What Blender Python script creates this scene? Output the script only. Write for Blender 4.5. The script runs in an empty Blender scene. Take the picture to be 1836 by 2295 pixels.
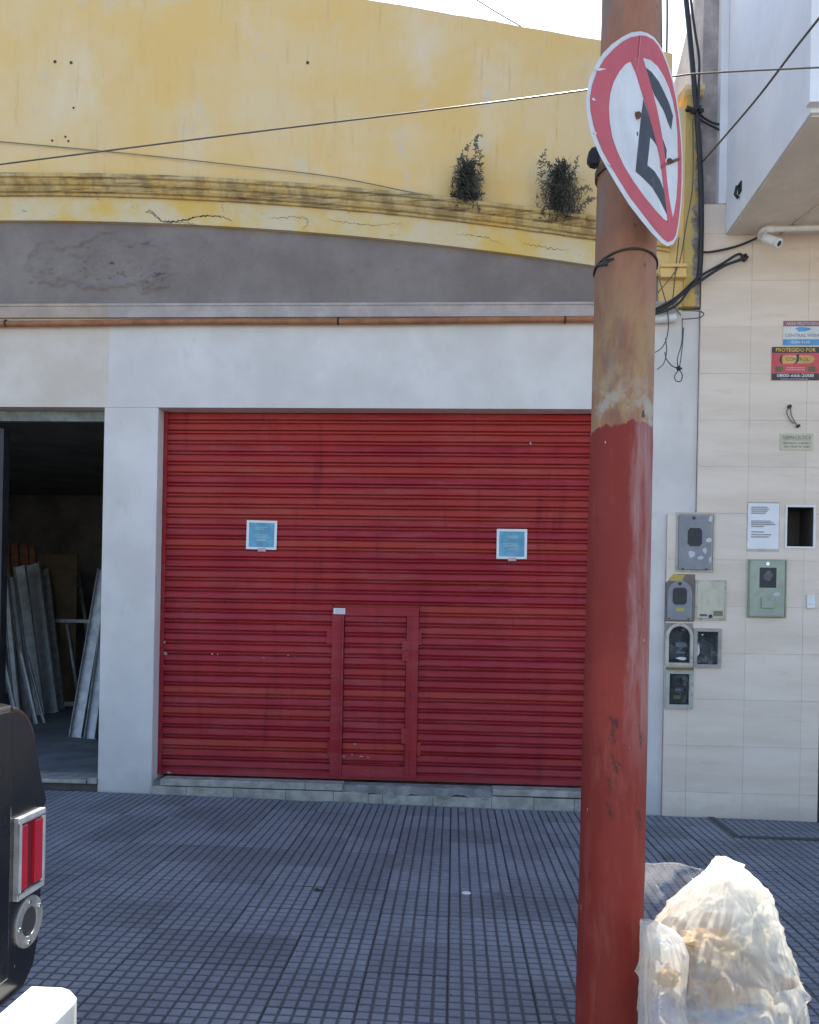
import bpy, bmesh, math, random
from mathutils import Vector, Matrix, noise as mnoise

random.seed(7)
rad = math.radians
scene = bpy.context.scene

# ------------------------------------------------------------------ camera
FPX, CAMY, EYE = 1800.0, -6.8, 1.54          # focal length in photo pixels, camera place
YAW, ROLL, PPY = rad(3.2), rad(1.07), 1394.0
_F = Vector((-math.sin(YAW), math.cos(YAW), 0)); _R0 = Vector((math.cos(YAW), math.sin(YAW), 0)); _U0 = Vector((0, 0, 1))
_R = _R0 * math.cos(ROLL) + _U0 * math.sin(ROLL); _U = _U0 * math.cos(ROLL) - _R0 * math.sin(ROLL)
camd = bpy.data.cameras.new('camera'); cam = bpy.data.objects.new('camera', camd)
scene.collection.objects.link(cam); scene.camera = cam
camd.sensor_fit = 'HORIZONTAL'; camd.sensor_width = 36; camd.lens = 36 * FPX / 1836
camd.shift_y = (PPY - 1147.5) / 1836; camd.clip_start = 0.05; camd.clip_end = 2000
cam.matrix_world = Matrix(((_R.x, _U.x, -_F.x, 0), (_R.y, _U.y, -_F.y, CAMY), (_R.z, _U.z, -_F.z, EYE), (0, 0, 0, 1)))

# ------------------------------------------------------------------ sky, sun, exposure
SUN_EL, SUN_AZ = rad(55.3), math.atan(0.10)       # azimuth from +Y towards +X
world = bpy.data.worlds.new('World'); scene.world = world; world.use_nodes = True
wn = world.node_tree; sky = wn.nodes.new('ShaderNodeTexSky'); sky.sky_type = 'NISHITA'; sky.sun_disc = False
sky.sun_elevation = SUN_EL; sky.sun_rotation = SUN_AZ; sky.air_density = 1.0; sky.dust_density = 1.0; sky.ozone_density = 0.8
bgn = wn.nodes['Background']; bgn.inputs[1].default_value = 0.15; wn.links.new(sky.outputs[0], bgn.inputs[0])
sd = bpy.data.lights.new('sun', 'SUN'); sd.energy = 4.5; sd.angle = rad(0.53); sd.color = (1, .95, .86)
sun = bpy.data.objects.new('sun', sd); scene.collection.objects.link(sun)
_sdir = Vector((math.sin(SUN_AZ) * math.cos(SUN_EL), math.cos(SUN_AZ) * math.cos(SUN_EL), math.sin(SUN_EL)))
sun.rotation_euler = _sdir.to_track_quat('Z', 'Y').to_euler(); sun.location = _sdir * 40
vs = scene.view_settings; vs.view_transform = 'Standard'; vs.look = 'None'; vs.gamma = 1; vs.exposure = 1.32
vs.use_curve_mapping = False
scene.render.engine = 'CYCLES'
scene.cycles.max_bounces = 10; scene.cycles.transparent_max_bounces = 16; scene.cycles.caustics_reflective = False

# ------------------------------------------------------------------ helpers
K = 1836 / 1725.0
def ray(px, py):
    return _F + _R * ((px * K - 918) / FPX) - _U * ((py * K - PPY) / FPX)
def W(px, py, Y=0.0):
    """a place of the facade at distance plane Y"""
    d = ray(px, py); t = (Y - CAMY) / d.y
    return Vector((0, CAMY, EYE)) + d * t
def Rc(x0, y0, x1, y1, Y=0.0):
    a = W(x0, y0, Y); b = W(x1, y1, Y); c = W(x0, y1, Y); d = W(x1, y0, Y)
    return (a.x + c.x) / 2, (b.x + d.x) / 2, (b.z + c.z) / 2, (a.z + d.z) / 2     # X0 X1 Z0 Z1
def gz(x):
    return -0.003 - 0.0105 * x                    # pavement height at x

class NT:
    """tiny builder for procedural materials"""
    def __init__(s, name, rough=.8, metallic=0.0, spec=.5):
        s.m = bpy.data.materials.new(name); s.m.use_nodes = True; s.t = s.m.node_tree
        s.b = s.t.nodes['Principled BSDF']; s.out = s.t.nodes['Material Output']
        s.b.inputs['Roughness'].default_value = rough; s.b.inputs['Metallic'].default_value = metallic
        s.b.inputs['Specular IOR Level'].default_value = spec; s._p = None
    def n(s, t): return s.t.nodes.new(t)
    def l(s, a, b): s.t.links.new(a, b)
    def pos(s):
        if not s._p: s._p = s.n('ShaderNodeNewGeometry')
        return s._p.outputs['Position']
    def objc(s): return s.n('ShaderNodeTexCoord').outputs['Object']
    def rnd(s): return s.n('ShaderNodeObjectInfo').outputs['Random']
    def xyz(s, i):
        q = s.n('ShaderNodeSeparateXYZ'); s.l(s.pos(), q.inputs[0]); return q.outputs[i]
    def map(s, vec, sc=(1, 1, 1), loc=(0, 0, 0), rot=(0, 0, 0)):
        q = s.n('ShaderNodeMapping'); s.l(vec, q.inputs[0])
        q.inputs['Scale'].default_value = sc; q.inputs['Location'].default_value = loc; q.inputs['Rotation'].default_value = rot
        return q.outputs[0]
    def noise(s, scale, detail=5, rough=.6, sc=(1, 1, 1), loc=(0, 0, 0), dist=0, vec=None):
        q = s.n('ShaderNodeTexNoise'); s.l(s.map(vec or s.pos(), sc, loc), q.inputs['Vector'])
        q.inputs['Scale'].default_value = scale; q.inputs['Detail'].default_value = detail
        q.inputs['Roughness'].default_value = rough; q.inputs['Distortion'].default_value = dist
        return q.outputs['Fac']
    def voro(s, scale, feature='DISTANCE_TO_EDGE', sc=(1, 1, 1), vec=None, loc=(0, 0, 0)):
        q = s.n('ShaderNodeTexVoronoi'); q.feature = feature; s.l(s.map(vec or s.pos(), sc, loc), q.inputs['Vector'])
        q.inputs['Scale'].default_value = scale; return q.outputs['Distance']
    def ramp(s, fac, lo, hi):
        q = s.n('ShaderNodeMapRange'); q.interpolation_type = 'SMOOTHSTEP'; s.l(fac, q.inputs[0])
        q.inputs[1].default_value = lo; q.inputs[2].default_value = hi; return q.outputs[0]
    def math(s, op, a, b=0.0):
        q = s.n('ShaderNodeMath'); q.operation = op
        for i, v in enumerate((a, b)):
            if isinstance(v, (int, float)): q.inputs[i].default_value = v
            else: s.l(v, q.inputs[i])
        return q.outputs[0]
    def mix(s, fac, a, b):
        q = s.n('ShaderNodeMix'); q.data_type = 'RGBA'
        for i, v in ((0, fac), (6, a), (7, b)):
            if isinstance(v, (int, float)): q.inputs[i].default_value = v
            elif isinstance(v, tuple): q.inputs[i].default_value = v if len(v) == 4 else (*v, 1)
            else: s.l(v, q.inputs[i])
        return q.outputs[2]
    def scale(s, col, fac):
        q = s.n('ShaderNodeMix'); q.data_type = 'RGBA'; q.blend_type = 'MULTIPLY'; q.inputs[0].default_value = 1
        for i, v in ((6, col), (7, fac)):
            if isinstance(v, tuple): q.inputs[i].default_value = (*v, 1) if len(v) == 3 else v
            else: s.l(v, q.inputs[i])
        return q.outputs[2]
    def color(s, c):
        if isinstance(c, tuple): s.b.inputs['Base Color'].default_value = (*c, 1)
        else: s.l(c, s.b.inputs['Base Color'])
    def rough(s, r): s.l(r, s.b.inputs['Roughness'])
    def bump(s, h, strength=.3, dist=.01):
        q = s.n('ShaderNodeBump'); q.inputs['Strength'].default_value = strength; q.inputs['Distance'].default_value = dist
        s.l(h, q.inputs['Height']); s.l(q.outputs[0], s.b.inputs['Normal'])

def plain(name, col, rough=.7, metallic=0.0, var=.25, vs_=6.0, bump=.1, bs=60, spec=.5, objrand=0.0):
    """one colour with grain, wear and slight unevenness"""
    t = NT(name, rough, metallic, spec)
    a = t.ramp(t.noise(vs_, 6, .65), .3, .7)
    c = t.mix(a, tuple(x * (1 - var) for x in col), tuple(min(1, x * (1 + var * .6)) for x in col))
    b = t.ramp(t.noise(vs_ * 9, 3, .6, loc=(3, 1, 7)), .35, .75)
    c = t.mix(t.math('MULTIPLY', b, .35), c, tuple(x * (1 - var * 1.3) for x in col))
    if objrand:
        r = t.math('ADD', t.math('MULTIPLY', t.rnd(), objrand), 1 - objrand / 2)
        q = t.n('ShaderNodeCombineXYZ')
        for i in range(3): t.l(r, q.inputs[i])
        c = t.scale(c, q.outputs[0])
    t.color(c)
    if bump: t.bump(t.noise(bs, 4, .6), bump, .004)
    return t.m

class MB:
    def __init__(s): s.v = []; s.f = []; s.smooth = []
    def add(s, vs, fs, smooth=False):
        o = len(s.v); s.v += [Vector(v) for v in vs]; s.f += [tuple(i + o for i in f) for f in fs]; s.smooth += [smooth] * len(fs); return s
    def box(s, x0, x1, y0, y1, z0, z1):
        s.add([(x, y, z) for z in (z0, z1) for y in (y0, y1) for x in (x0, x1)],
              [(0, 2, 3, 1), (4, 5, 7, 6), (0, 1, 5, 4), (2, 6, 7, 3), (0, 4, 6, 2), (1, 3, 7, 5)]); return s
    def prism_y(s, pts, y0, y1):
        """pts: outline (x,z), extruded in y"""
        n = len(pts)
        s.add([(x, y0, z) for x, z in pts] + [(x, y1, z) for x, z in pts],
              [tuple(range(n)), tuple(range(2 * n - 1, n - 1, -1))] + [(i, n + i, n + (i + 1) % n, (i + 1) % n) for i in range(n)]); return s
    def prism_x(s, pts, x0, x1):
        n = len(pts)
        s.add([(x0, y, z) for y, z in pts] + [(x1, y, z) for y, z in pts],
              [tuple(range(n)), tuple(range(2 * n - 1, n - 1, -1))] + [(i, n + i, n + (i + 1) % n, (i + 1) % n) for i in range(n)]); return s
    def tube(s, pts, r, n=8, cap=True):
        pts = [Vector(p) for p in pts]; rings = []; rr = r if isinstance(r, (list, tuple)) else [r] * len(pts)
        up = None
        for i, p in enumerate(pts):
            d = (pts[min(i + 1, len(pts) - 1)] - pts[max(i - 1, 0)]).normalized()
            if up is None:
                up = d.cross(Vector((.3, .2, 1))).normalized() if abs(d.z) < .95 else d.cross(Vector((1, .1, 0))).normalized()
            up = (up - d * up.dot(d)).normalized(); w = d.cross(up)
            rings.append([p + (up * math.cos(2 * math.pi * k / n) + w * math.sin(2 * math.pi * k / n)) * rr[i] for k in range(n)])
        vs = [v for g in rings for v in g]; fs = []
        for i in range(len(pts) - 1):
            for k in range(n): fs.append((i * n + k, i * n + (k + 1) % n, (i + 1) * n + (k + 1) % n, (i + 1) * n + k))
        s.add(vs, fs, True)
        if cap:
            s.add(rings[0], [tuple(range(n - 1, -1, -1))]); s.add(rings[-1], [tuple(range(n))])
        return s
    def disc_ring(s, c, ax, r0, r1, n=24, t=.004):
        """flat ring round axis ax with thickness t"""
        c = Vector(c); ax = Vector(ax).normalized(); u = ax.orthogonal().normalized(); w = ax.cross(u); vs = []; fs = []
        for k in range(n):
            d = u * math.cos(2 * math.pi * k / n) + w * math.sin(2 * math.pi * k / n)
            vs += [c + d * r0, c + d * r1, c + d * r1 + ax * t, c + d * r0 + ax * t]
        for k in range(n):
            a = k * 4; b = ((k + 1) % n) * 4
            for i in range(4): fs.append((a + i, b + i, b + (i + 1) % 4, a + (i + 1) % 4))
        s.add(vs, fs); return s
    def build(s, name, mat, parent=None, origin=None, bevel=0.0, segs=2):
        me = bpy.data.meshes.new(name)
        o = Vector(parent['_o']) if parent is not None and '_o' in parent else (Vector(origin) if origin is not None else Vector((0, 0, 0)))
        me.from_pydata([tuple(v - o) for v in s.v], [], s.f); me.validate()
        if len(me.polygons) == len(s.smooth):
            for p, q in zip(me.polygons, s.smooth): p.use_smooth = q
        bm = bmesh.new(); bm.from_mesh(me); bmesh.ops.remove_doubles(bm, verts=bm.verts, dist=1e-5); bmesh.ops.recalc_face_normals(bm, faces=bm.faces)
        if bevel:
            es = [e for e in bm.edges if len(e.link_faces) == 2 and e.calc_face_angle(0) > .6]
            if es: bmesh.ops.bevel(bm, geom=es, offset=bevel, segments=segs, profile=.6, affect='EDGES', clamp_overlap=True)
        bm.to_mesh(me); bm.free()
        me.materials.append(mat)
        ob = bpy.data.objects.new(name, me); scene.collection.objects.link(ob)
        if parent is not None:
            ob.parent = parent; ob['_o'] = tuple(o)
        else:
            ob.location = o; ob['_o'] = tuple(o)
        return ob

def tag(o, label, cat, group=None):
    o['label'] = label; o['category'] = cat
    if group: o['group'] = group
    return o
def thing(name, label, cat, loc=(0, 0, 0), group=None):
    o = bpy.data.objects.new(name, None); scene.collection.objects.link(o); o.location = loc; o['_o'] = tuple(loc)
    o.empty_display_size = .1
    return tag(o, label, cat, group)
def struct(o, kind='structure'):
    o['kind'] = kind; return o
def catmull(pts, n=10):
    pts = [Vector(p) for p in pts]; P = [pts[0] * 2 - pts[1]] + pts + [pts[-1] * 2 - pts[-2]]; out = []
    for i in range(1, len(P) - 2):
        for j in range(n):
            t = j / n; a, b, c, d = P[i - 1:i + 3]
            out.append(.5 * ((2 * b) + (c - a) * t + (2 * a - 5 * b + 4 * c - d) * t * t + (3 * b - a - 3 * c + d) * t ** 3))
    out.append(pts[-1]); return out
def rect_minus(r, holes):
    rs = [r]
    for h in holes:
        out = []
        for (x0, x1, z0, z1) in rs:
            if h[0] >= x1 or h[1] <= x0 or h[2] >= z1 or h[3] <= z0: out.append((x0, x1, z0, z1)); continue
            a, b, c, d = max(x0, h[0]), min(x1, h[1]), max(z0, h[2]), min(z1, h[3])
            if a > x0: out.append((x0, a, z0, z1))
            if b < x1: out.append((b, x1, z0, z1))
            if c > z0: out.append((a, b, z0, c))
            if d < z1: out.append((a, b, d, z1))
        rs = out
    return [q for q in rs if q[1] - q[0] > .004 and q[3] - q[2] > .004]
def text_part(name, txt, x, z, w, h, Y, mat, parent, thick=.0):
    """writing as flat geometry fitted into a box of w x h centred at x,z on plane Y facing the street"""
    cu = bpy.data.curves.new('t', 'FONT'); cu.body = txt; cu.resolution_u = 2
    if thick: cu.offset = thick
    ob = bpy.data.objects.new('t', cu); scene.collection.objects.link(ob)
    dg = bpy.context.evaluated_depsgraph_get(); me = bpy.data.meshes.new_from_object(ob.evaluated_get(dg))
    xs = [v.co.x for v in me.vertices]; ys = [v.co.y for v in me.vertices]
    sx = w / (max(xs) - min(xs)); sy = h / (max(ys) - min(ys)); cx = (max(xs) + min(xs)) / 2; cy = (max(ys) + min(ys)) / 2
    m = MB(); m.add([(x + (v.co.x - cx) * sx, Y, z + (v.co.y - cy) * sy) for v in me.vertices], [tuple(p.vertices) for p in me.polygons])
    bpy.data.objects.remove(ob); bpy.data.curves.remove(cu); bpy.data.meshes.remove(me)
    return m.build(name, mat, parent)

# ------------------------------------------------------------------ materials
def mat_white_wall():
    t = NT('white_lime_paint', .85)
    c = t.mix(t.ramp(t.noise(1.6, 6, .6), .35, .7), (.58, .55, .53), (.68, .65, .63))
    c = t.mix(t.math('MULTIPLY', t.ramp(t.noise(5, 8, .7, sc=(1, 1, .45), loc=(2, 0, 5)), .56, .76), .55), c, (.45, .42, .40))
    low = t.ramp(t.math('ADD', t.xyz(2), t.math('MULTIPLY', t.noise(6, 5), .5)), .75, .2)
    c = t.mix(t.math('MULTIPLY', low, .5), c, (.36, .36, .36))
    c = t.mix(t.ramp(t.noise(20, 3, .6, loc=(8, 2, 1)), .74, .78), c, (.25, .23, .22))
    t.color(c); t.bump(t.noise(28, 7, .7), .25, .01); return t.m
def mat_beige_paint():
    t = NT('beige_lime_paint', .85)
    c = t.mix(t.ramp(t.noise(1.8, 6, .6), .35, .7), (.56, .49, .42), (.66, .60, .54))
    c = t.mix(t.math('MULTIPLY', t.ramp(t.noise(5, 8, .7, loc=(2, 0, 5)), .56, .76), .45), c, (.40, .35, .30))
    t.color(c); t.bump(t.noise(28, 7, .7), .25, .01); return t.m
def mat_yellow():
    t = NT('faded_ochre_paint', .9)
    c = t.mix(t.ramp(t.noise(1.1, 7, .62, loc=(4, 0, 2)), .34, .68), (.70, .47, .17), (.68, .52, .29))
    c = t.mix(t.ramp(t.noise(.8, 6, .65, sc=(1.3, 1, 1.0), loc=(9, 0, 3)), .50, .74), c, (.70, .58, .42))
    c = t.mix(t.math('MULTIPLY', t.ramp(t.noise(3, 7, .7, sc=(1.5, 1, .5), loc=(1, 0, 6)), .52, .75), .4), c, (.62, .40, .17))
    c = t.mix(t.math('MULTIPLY', t.ramp(t.noise(7, 8, .75, loc=(5, 0, 1)), .60, .74), .6), c, (.47, .40, .34))
    c = t.mix(t.math('MULTIPLY', t.ramp(t.noise(2.4, 8, .72, sc=(1.2, 1, .8), loc=(12, 0, 8)), .56, .70), .65), c, (.56, .50, .44))
    c = t.mix(t.math('MULTIPLY', t.ramp(t.noise(16, 7, .7, sc=(1.4, 1, .12), loc=(4, 0, 4)), .56, .74), .45), c, (.42, .28, .12))
    t.color(c); t.bump(t.noise(22, 8, .72), .35, .012); return t.m
def mat_cornice():
    t = NT('weathered_ochre_cornice', .92)
    c = t.mix(t.ramp(t.noise(3, 7, .65), .35, .65), (.62, .42, .13), (.55, .45, .24))
    drip = t.ramp(t.noise(7, 6, .7, sc=(1, 1, .25), loc=(3, 0, 0)), .42, .62)
    c = t.mix(t.math('MULTIPLY', drip, .6), c, (.22, .145, .075))
    c = t.mix(t.math('MULTIPLY', t.ramp(t.noise(5, 7, .72, sc=(.35, 1, 7), loc=(0, 0, 4)), .50, .64), .8), c, (.13, .09, .06))
    t.color(c); t.bump(t.noise(30, 8, .75), .6, .015); return t.m
def mat_fascia():
    t = NT('cracked_ochre_band', .92)
    c = t.mix(t.ramp(t.noise(2.2, 7, .65, loc=(0, 0, 2)), .35, .62), (.66, .45, .12), (.62, .53, .36))
    c = t.mix(t.ramp(t.noise(9, 7, .7, sc=(.6, 1, 1), loc=(2, 2, 2)), .63, .72), c, (.24, .18, .14))
    t.color(c)
    t.bump(t.noise(26, 8, .72), .5, .015); return t.m
def mat_cement():
    t = NT('raw_grey_cement', .95)
    c = t.mix(t.ramp(t.noise(1.7, 8, .65), .35, .68), (.185, .155, .145), (.25, .215, .20))
    c = t.mix(t.math('MULTIPLY', t.ramp(t.noise(10, 8, .75, loc=(2, 1, 0)), .57, .72), .6), c, (.12, .10, .092))
    dv = t.n('ShaderNodeVectorMath'); dv.operation = 'DISTANCE'; t.l(t.map(t.pos(), (1, 0, 2.6)), dv.inputs[0]); _c = W(235, 555); dv.inputs[1].default_value = (_c.x, 0, _c.z * 2.6)
    patch = t.ramp(t.math('ADD', dv.outputs['Value'], t.math('MULTIPLY', t.noise(2.6, 6, .7), .9)), 1.1, .8)
    c = t.mix(t.math('MULTIPLY', patch, t.ramp(t.noise(9, 7, .7, sc=(.6, 1, 1.2), loc=(5, 0, 5)), .56, .64)), c, (.07, .058, .052))
    c = t.mix(t.math('MULTIPLY', patch, t.ramp(t.noise(13, 7, .7, sc=(.6, 1, 1.2), loc=(1, 0, 9)), .68, .74)), c, (.40, .34, .29))
    t.color(c); t.bump(t.noise(16, 9, .75), .6, .02); return t.m
def mat_red_shutter():
    t = NT('red_shutter_paint', .5, spec=.22)
    base = t.mix(t.ramp(t.noise(1.1, 5, .6, sc=(1.5, 1, .15)), .36, .66), (.255, .011, .019), (.345, .021, .023))
    wn_ = t.n('ShaderNodeTexWhiteNoise'); wn_.noise_dimensions = '1D'
    t.l(t.math('FLOOR', t.math('MULTIPLY', t.math('ADD', t.xyz(2), .03), 10.87)), wn_.inputs['W'])
    c = t.mix(t.math('MULTIPLY', wn_.outputs[0], .7), base, (.31, .018, .034))
    c = t.mix(t.math('MULTIPLY', t.ramp(t.rnd(), .6, 1.0), .55), c, (.39, .045, .024))
    dust = t.ramp(t.noise(4, 8, .7, sc=(.45, 1, 3.2), loc=(1, 3, 0)), .44, .74)
    c = t.mix(t.math('MULTIPLY', dust, .5), c, (.36, .095, .088))
    c = t.mix(t.math('MULTIPLY', t.ramp(t.noise(2.2, 6, .7, sc=(3.2, 1, .35), loc=(6, 0, 0)), .54, .72), .55), c, (.14, .008, .018))
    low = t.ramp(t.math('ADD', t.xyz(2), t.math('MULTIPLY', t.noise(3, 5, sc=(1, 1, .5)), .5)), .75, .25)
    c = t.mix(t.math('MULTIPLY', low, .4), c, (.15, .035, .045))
    chip = t.math('MULTIPLY', t.ramp(t.noise(34, 4, .6, sc=(.8, 1, 1.4)), .735, .76), t.ramp(t.noise(1.5, 2, loc=(4, 0, 2)), .48, .58))
    c = t.mix(chip, c, (.42, .30, .30))
    t.color(c); t.rough(t.math('ADD', t.math('MULTIPLY', dust, .3), .42)); t.bump(t.noise(40, 6, .7, sc=(.3, 1, 1)), .2, .005); return t.m
def mat_pole():
    t = NT('peeling_painted_pole', .62, spec=.25)
    z = t.xyz(2)
    hi = t.mix(t.ramp(t.noise(3.2, 7, .65, sc=(1.6, 1.6, .6)), .38, .62), (.22, .105, .066), (.32, .145, .088))
    hi = t.mix(t.math('MULTIPLY', t.ramp(t.noise(7, 7, .7, sc=(1.8, 1.8, .45), loc=(3, 0, 1)), .5, .68), .85), hi, (.185, .150, .132))
    yb = t.ramp(z, 2.85, 2.35)
    hi = t.mix(t.math('MULTIPLY', yb, t.ramp(t.noise(6, 7, .7, sc=(1.6, 1.6, .6), loc=(0, 2, 3)), .40, .62)), hi, (.33, .215, .10))
    hi = t.mix(t.math('MULTIPLY', t.ramp(z, 2.45, 2.2), t.ramp(t.noise(9, 6, .7, loc=(5, 5, 5)), .45, .6)), hi, (.36, .33, .28))
    hi = t.mix(t.ramp(t.noise(26, 4, .6, sc=(1, 1, .55), loc=(1, 1, 4)), .69, .73), hi, (.07, .04, .03))
    red = t.mix(t.ramp(t.noise(2.6, 6, .6), .36, .66), (.205, .024, .018), (.265, .034, .025))
    red = t.mix(t.math('MULTIPLY', t.ramp(t.noise(9, 7, .7, sc=(1.6, 1.6, .28), loc=(2, 6, 0)), .52, .70), .6), red, (.29, .075, .06))
    # long peeled strip on the side towards the tiled wall
    strip = t.math('MULTIPLY', t.ramp(t.math('ADD', t.xyz(0), t.math('MULTIPLY', t.noise(12, 5, .7, sc=(1, 1, .35)), .09)), .60, .635), t.ramp(z, .95, 1.35))
    red = t.mix(t.math('MULTIPLY', strip, t.ramp(t.noise(14, 6, .7, sc=(1.5, 1.5, .15)), .3, .7)), red, (.33, .19, .18))
    red = t.mix(t.ramp(t.noise(11, 5, .65, sc=(1, 1, .6), loc=(7, 3, 2)), .60, .70), red, (.075, .022, .02))
    red = t.mix(t.ramp(t.noise(33, 3, .6, sc=(1.2, 1.2, .4), loc=(1, 7, 2)), .725, .75), red, (.5, .42, .4))
    edge = t.math('ADD', z, t.math('MULTIPLY', t.math('SUBTRACT', t.noise(7, 5, .6, sc=(1, 1, .5)), .5), .16))
    c = t.mix(t.ramp(edge, 2.185, 2.195), red, hi)
    t.color(c)
    t.bump(t.math('ADD', t.noise(24, 7, .72), t.math('MULTIPLY', t.ramp(edge, 2.195, 2.18), .6)), .4, .006)
    t.rough(t.math('ADD', t.math('MULTIPLY', t.noise(8), .3), .42)); return t.m
def mat_paver():
    t = NT('grey_cement_paver', .62, spec=.4)
    c = t.mix(t.ramp(t.noise(1.4, 6, .6), .32, .7), (.150, .155, .174), (.205, .210, .230))
    c = t.mix(t.math('MULTIPLY', t.ramp(t.noise(14, 6, .7, loc=(2, 2, 0)), .45, .7), .6), c, (.24, .24, .26))
    oz = t.n('ShaderNodeSeparateXYZ'); t.l(t.objc(), oz.inputs[0])
    c = t.mix(t.ramp(oz.outputs[2], -.0022, -.0046), c, (.082, .085, .098))
    r = t.math('ADD', t.math('MULTIPLY', t.rnd(), .34), .83); q = t.n('ShaderNodeCombineXYZ')
    for i in range(3): t.l(r, q.inputs[i])
    c = t.scale(c, q.outputs[0])
    c = t.mix(t.ramp(t.noise(2.0, 7, .7, loc=(7, 1, 3)), .56, .74), c, (.10, .095, .10))
    c = t.mix(t.ramp(t.noise(45, 3, .5, loc=(1, 9, 3)), .70, .74), c, (.05, .05, .055))
    t.color(c); t.rough(t.math('ADD', t.math('MULTIPLY', t.noise(5), .3), .48)); t.bump(t.noise(90, 5, .7), .35, .004); return t.m
def mat_wall_tile():
    t = NT('beige_stone_tile', .5, spec=.4)
    c = t.mix(t.ramp(t.noise(2.4, 6, .62, sc=(.35, 1, 2.2)), .34, .68), (.63, .53, .44), (.72, .62, .53))
    c = t.mix(t.math('MULTIPLY', t.ramp(t.noise(5, 8, .7, sc=(.4, 1, 2.6), loc=(3, 0, 2)), .54, .72), .5), c, (.54, .43, .345))
    r = t.math('ADD', t.math('MULTIPLY', t.rnd(), .05), .975); q = t.n('ShaderNodeCombineXYZ')
    for i in range(3): t.l(r, q.inputs[i])
    c = t.scale(c, q.outputs[0])
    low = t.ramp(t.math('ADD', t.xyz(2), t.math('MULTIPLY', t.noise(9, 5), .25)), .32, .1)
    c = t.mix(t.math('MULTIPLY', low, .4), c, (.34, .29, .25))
    t.color(c); t.bump(t.noise(40, 5, .65, sc=(.5, 1, 1.6)), .12, .004); return t.m
def mat_road():
    t = NT('pale_bounce_road', .85)
    c = t.mix(t.ramp(t.noise(.6, 6, .6), .3, .7), (.27, .245, .21), (.35, .32, .275))  # unseen road, made pale and warm to bounce sunlight onto the walls
    c = t.mix(t.math('MULTIPLY', t.ramp(t.noise(2, 7, .7, sc=(.3, 1, 1)), .55, .75), .5), c, (.16, .145, .13))
    t.color(c); t.bump(t.noise(150, 3, .6), .4, .006); return t.m
def mat_film(name, col, transp, gloss=.12, rough=.25, dshare=.25):
    t = NT(name, .4); nt = t.t
    tr = t.n('ShaderNodeBsdfTranslucent'); tr.inputs[0].default_value = (*col, 1)
    df = t.n('ShaderNodeBsdfDiffuse'); df.inputs[0].default_value = (*col, 1)
    tp = t.n('ShaderNodeBsdfTransparent'); gl = t.n('ShaderNodeBsdfGlossy'); gl.inputs['Roughness'].default_value = rough
    b = t.n('ShaderNodeBump'); b.inputs['Strength'].default_value = .35; b.inputs['Distance'].default_value = .012
    h = t.math('ABSOLUTE', t.math('SUBTRACT', t.noise(9, 5, .6, dist=.8), .5)); t.l(h, b.inputs['Height'])
    for q in (tr, df, gl): t.l(b.outputs[0], q.inputs['Normal'])
    def mx(f, a, c):
        q = t.n('ShaderNodeMixShader')
        if isinstance(f, float): q.inputs[0].default_value = f
        else: t.l(f, q.inputs[0])
        t.l(a.outputs[0], q.inputs[1]); t.l(c.outputs[0], q.inputs[2]); return q
    m1 = mx(dshare, tr, df); m2 = mx(gloss, m1, gl)
    f = t.math('ADD', t.math('MULTIPLY', t.ramp(t.noise(6, 4, .6, loc=(2, 3, 4)), .25, .75), .3), transp - .15)
    m3 = mx(f, m2, tp); t.l(m3.outputs[0], t.out.inputs[0]); return t.m
def mat_glass_pane():
    t = NT('dusty_glass_pane', .1)
    tp = t.n('ShaderNodeBsdfTransparent'); tp.inputs[0].default_value = (.75, .78, .8, 1)
    t.color((.35, .37, .4)); q = t.n('ShaderNodeMixShader')
    t.l(t.math('ADD', t.math('MULTIPLY', t.ramp(t.noise(14, 6, .7), .5, .8), .35), .05), q.inputs[0])
    t.l(tp.outputs[0], q.inputs[1]); t.l(t.b.outputs[0], q.inputs[2]); t.l(q.outputs[0], t.out.inputs[0]); return t.m
def mat_chrome():
    t = NT('worn_chrome', .16, 1.0); t.color(t.mix(t.ramp(t.noise(40, 5, .7), .55, .75), (.72, .72, .74), (.45, .42, .40)))
    t.rough(t.math('ADD', t.math('MULTIPLY', t.ramp(t.noise(18, 5, .7), .4, .8), .3), .12)); return t.m
def mat_black_car():
    t = NT('black_car_paint', .35, spec=.5)
    c = t.mix(t.ramp(t.noise(3, 6, .6), .4, .7), (.005, .005, .006), (.013, .012, .011))
    c = t.mix(t.ramp(t.noise(30, 4, .6, sc=(1, 1, .4)), .72, .745), c, (.22, .20, .19)); t.color(c)
    t.rough(t.math('ADD', t.math('MULTIPLY', t.noise(6), .25), .14)); t.bump(t.noise(90, 4, .6), .05, .003)
    t.b.inputs['Coat Weight'].default_value = .3; t.b.inputs['Coat Roughness'].default_value = .2; return t.m
def mat_plate(name, col, dirt=(.2, .19, .18)):
    t = NT(name, .55)
    c = t.mix(t.ramp(t.noise(7, 6, .65), .35, .68), tuple(x * .82 for x in col), col)
    c = t.mix(t.math('MULTIPLY', t.ramp(t.noise(16, 8, .75, loc=(3, 3, 3)), .48, .68), .7), c, dirt)
    t.color(c); t.bump(t.noise(70, 4, .6), .1, .003); return t.m

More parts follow.
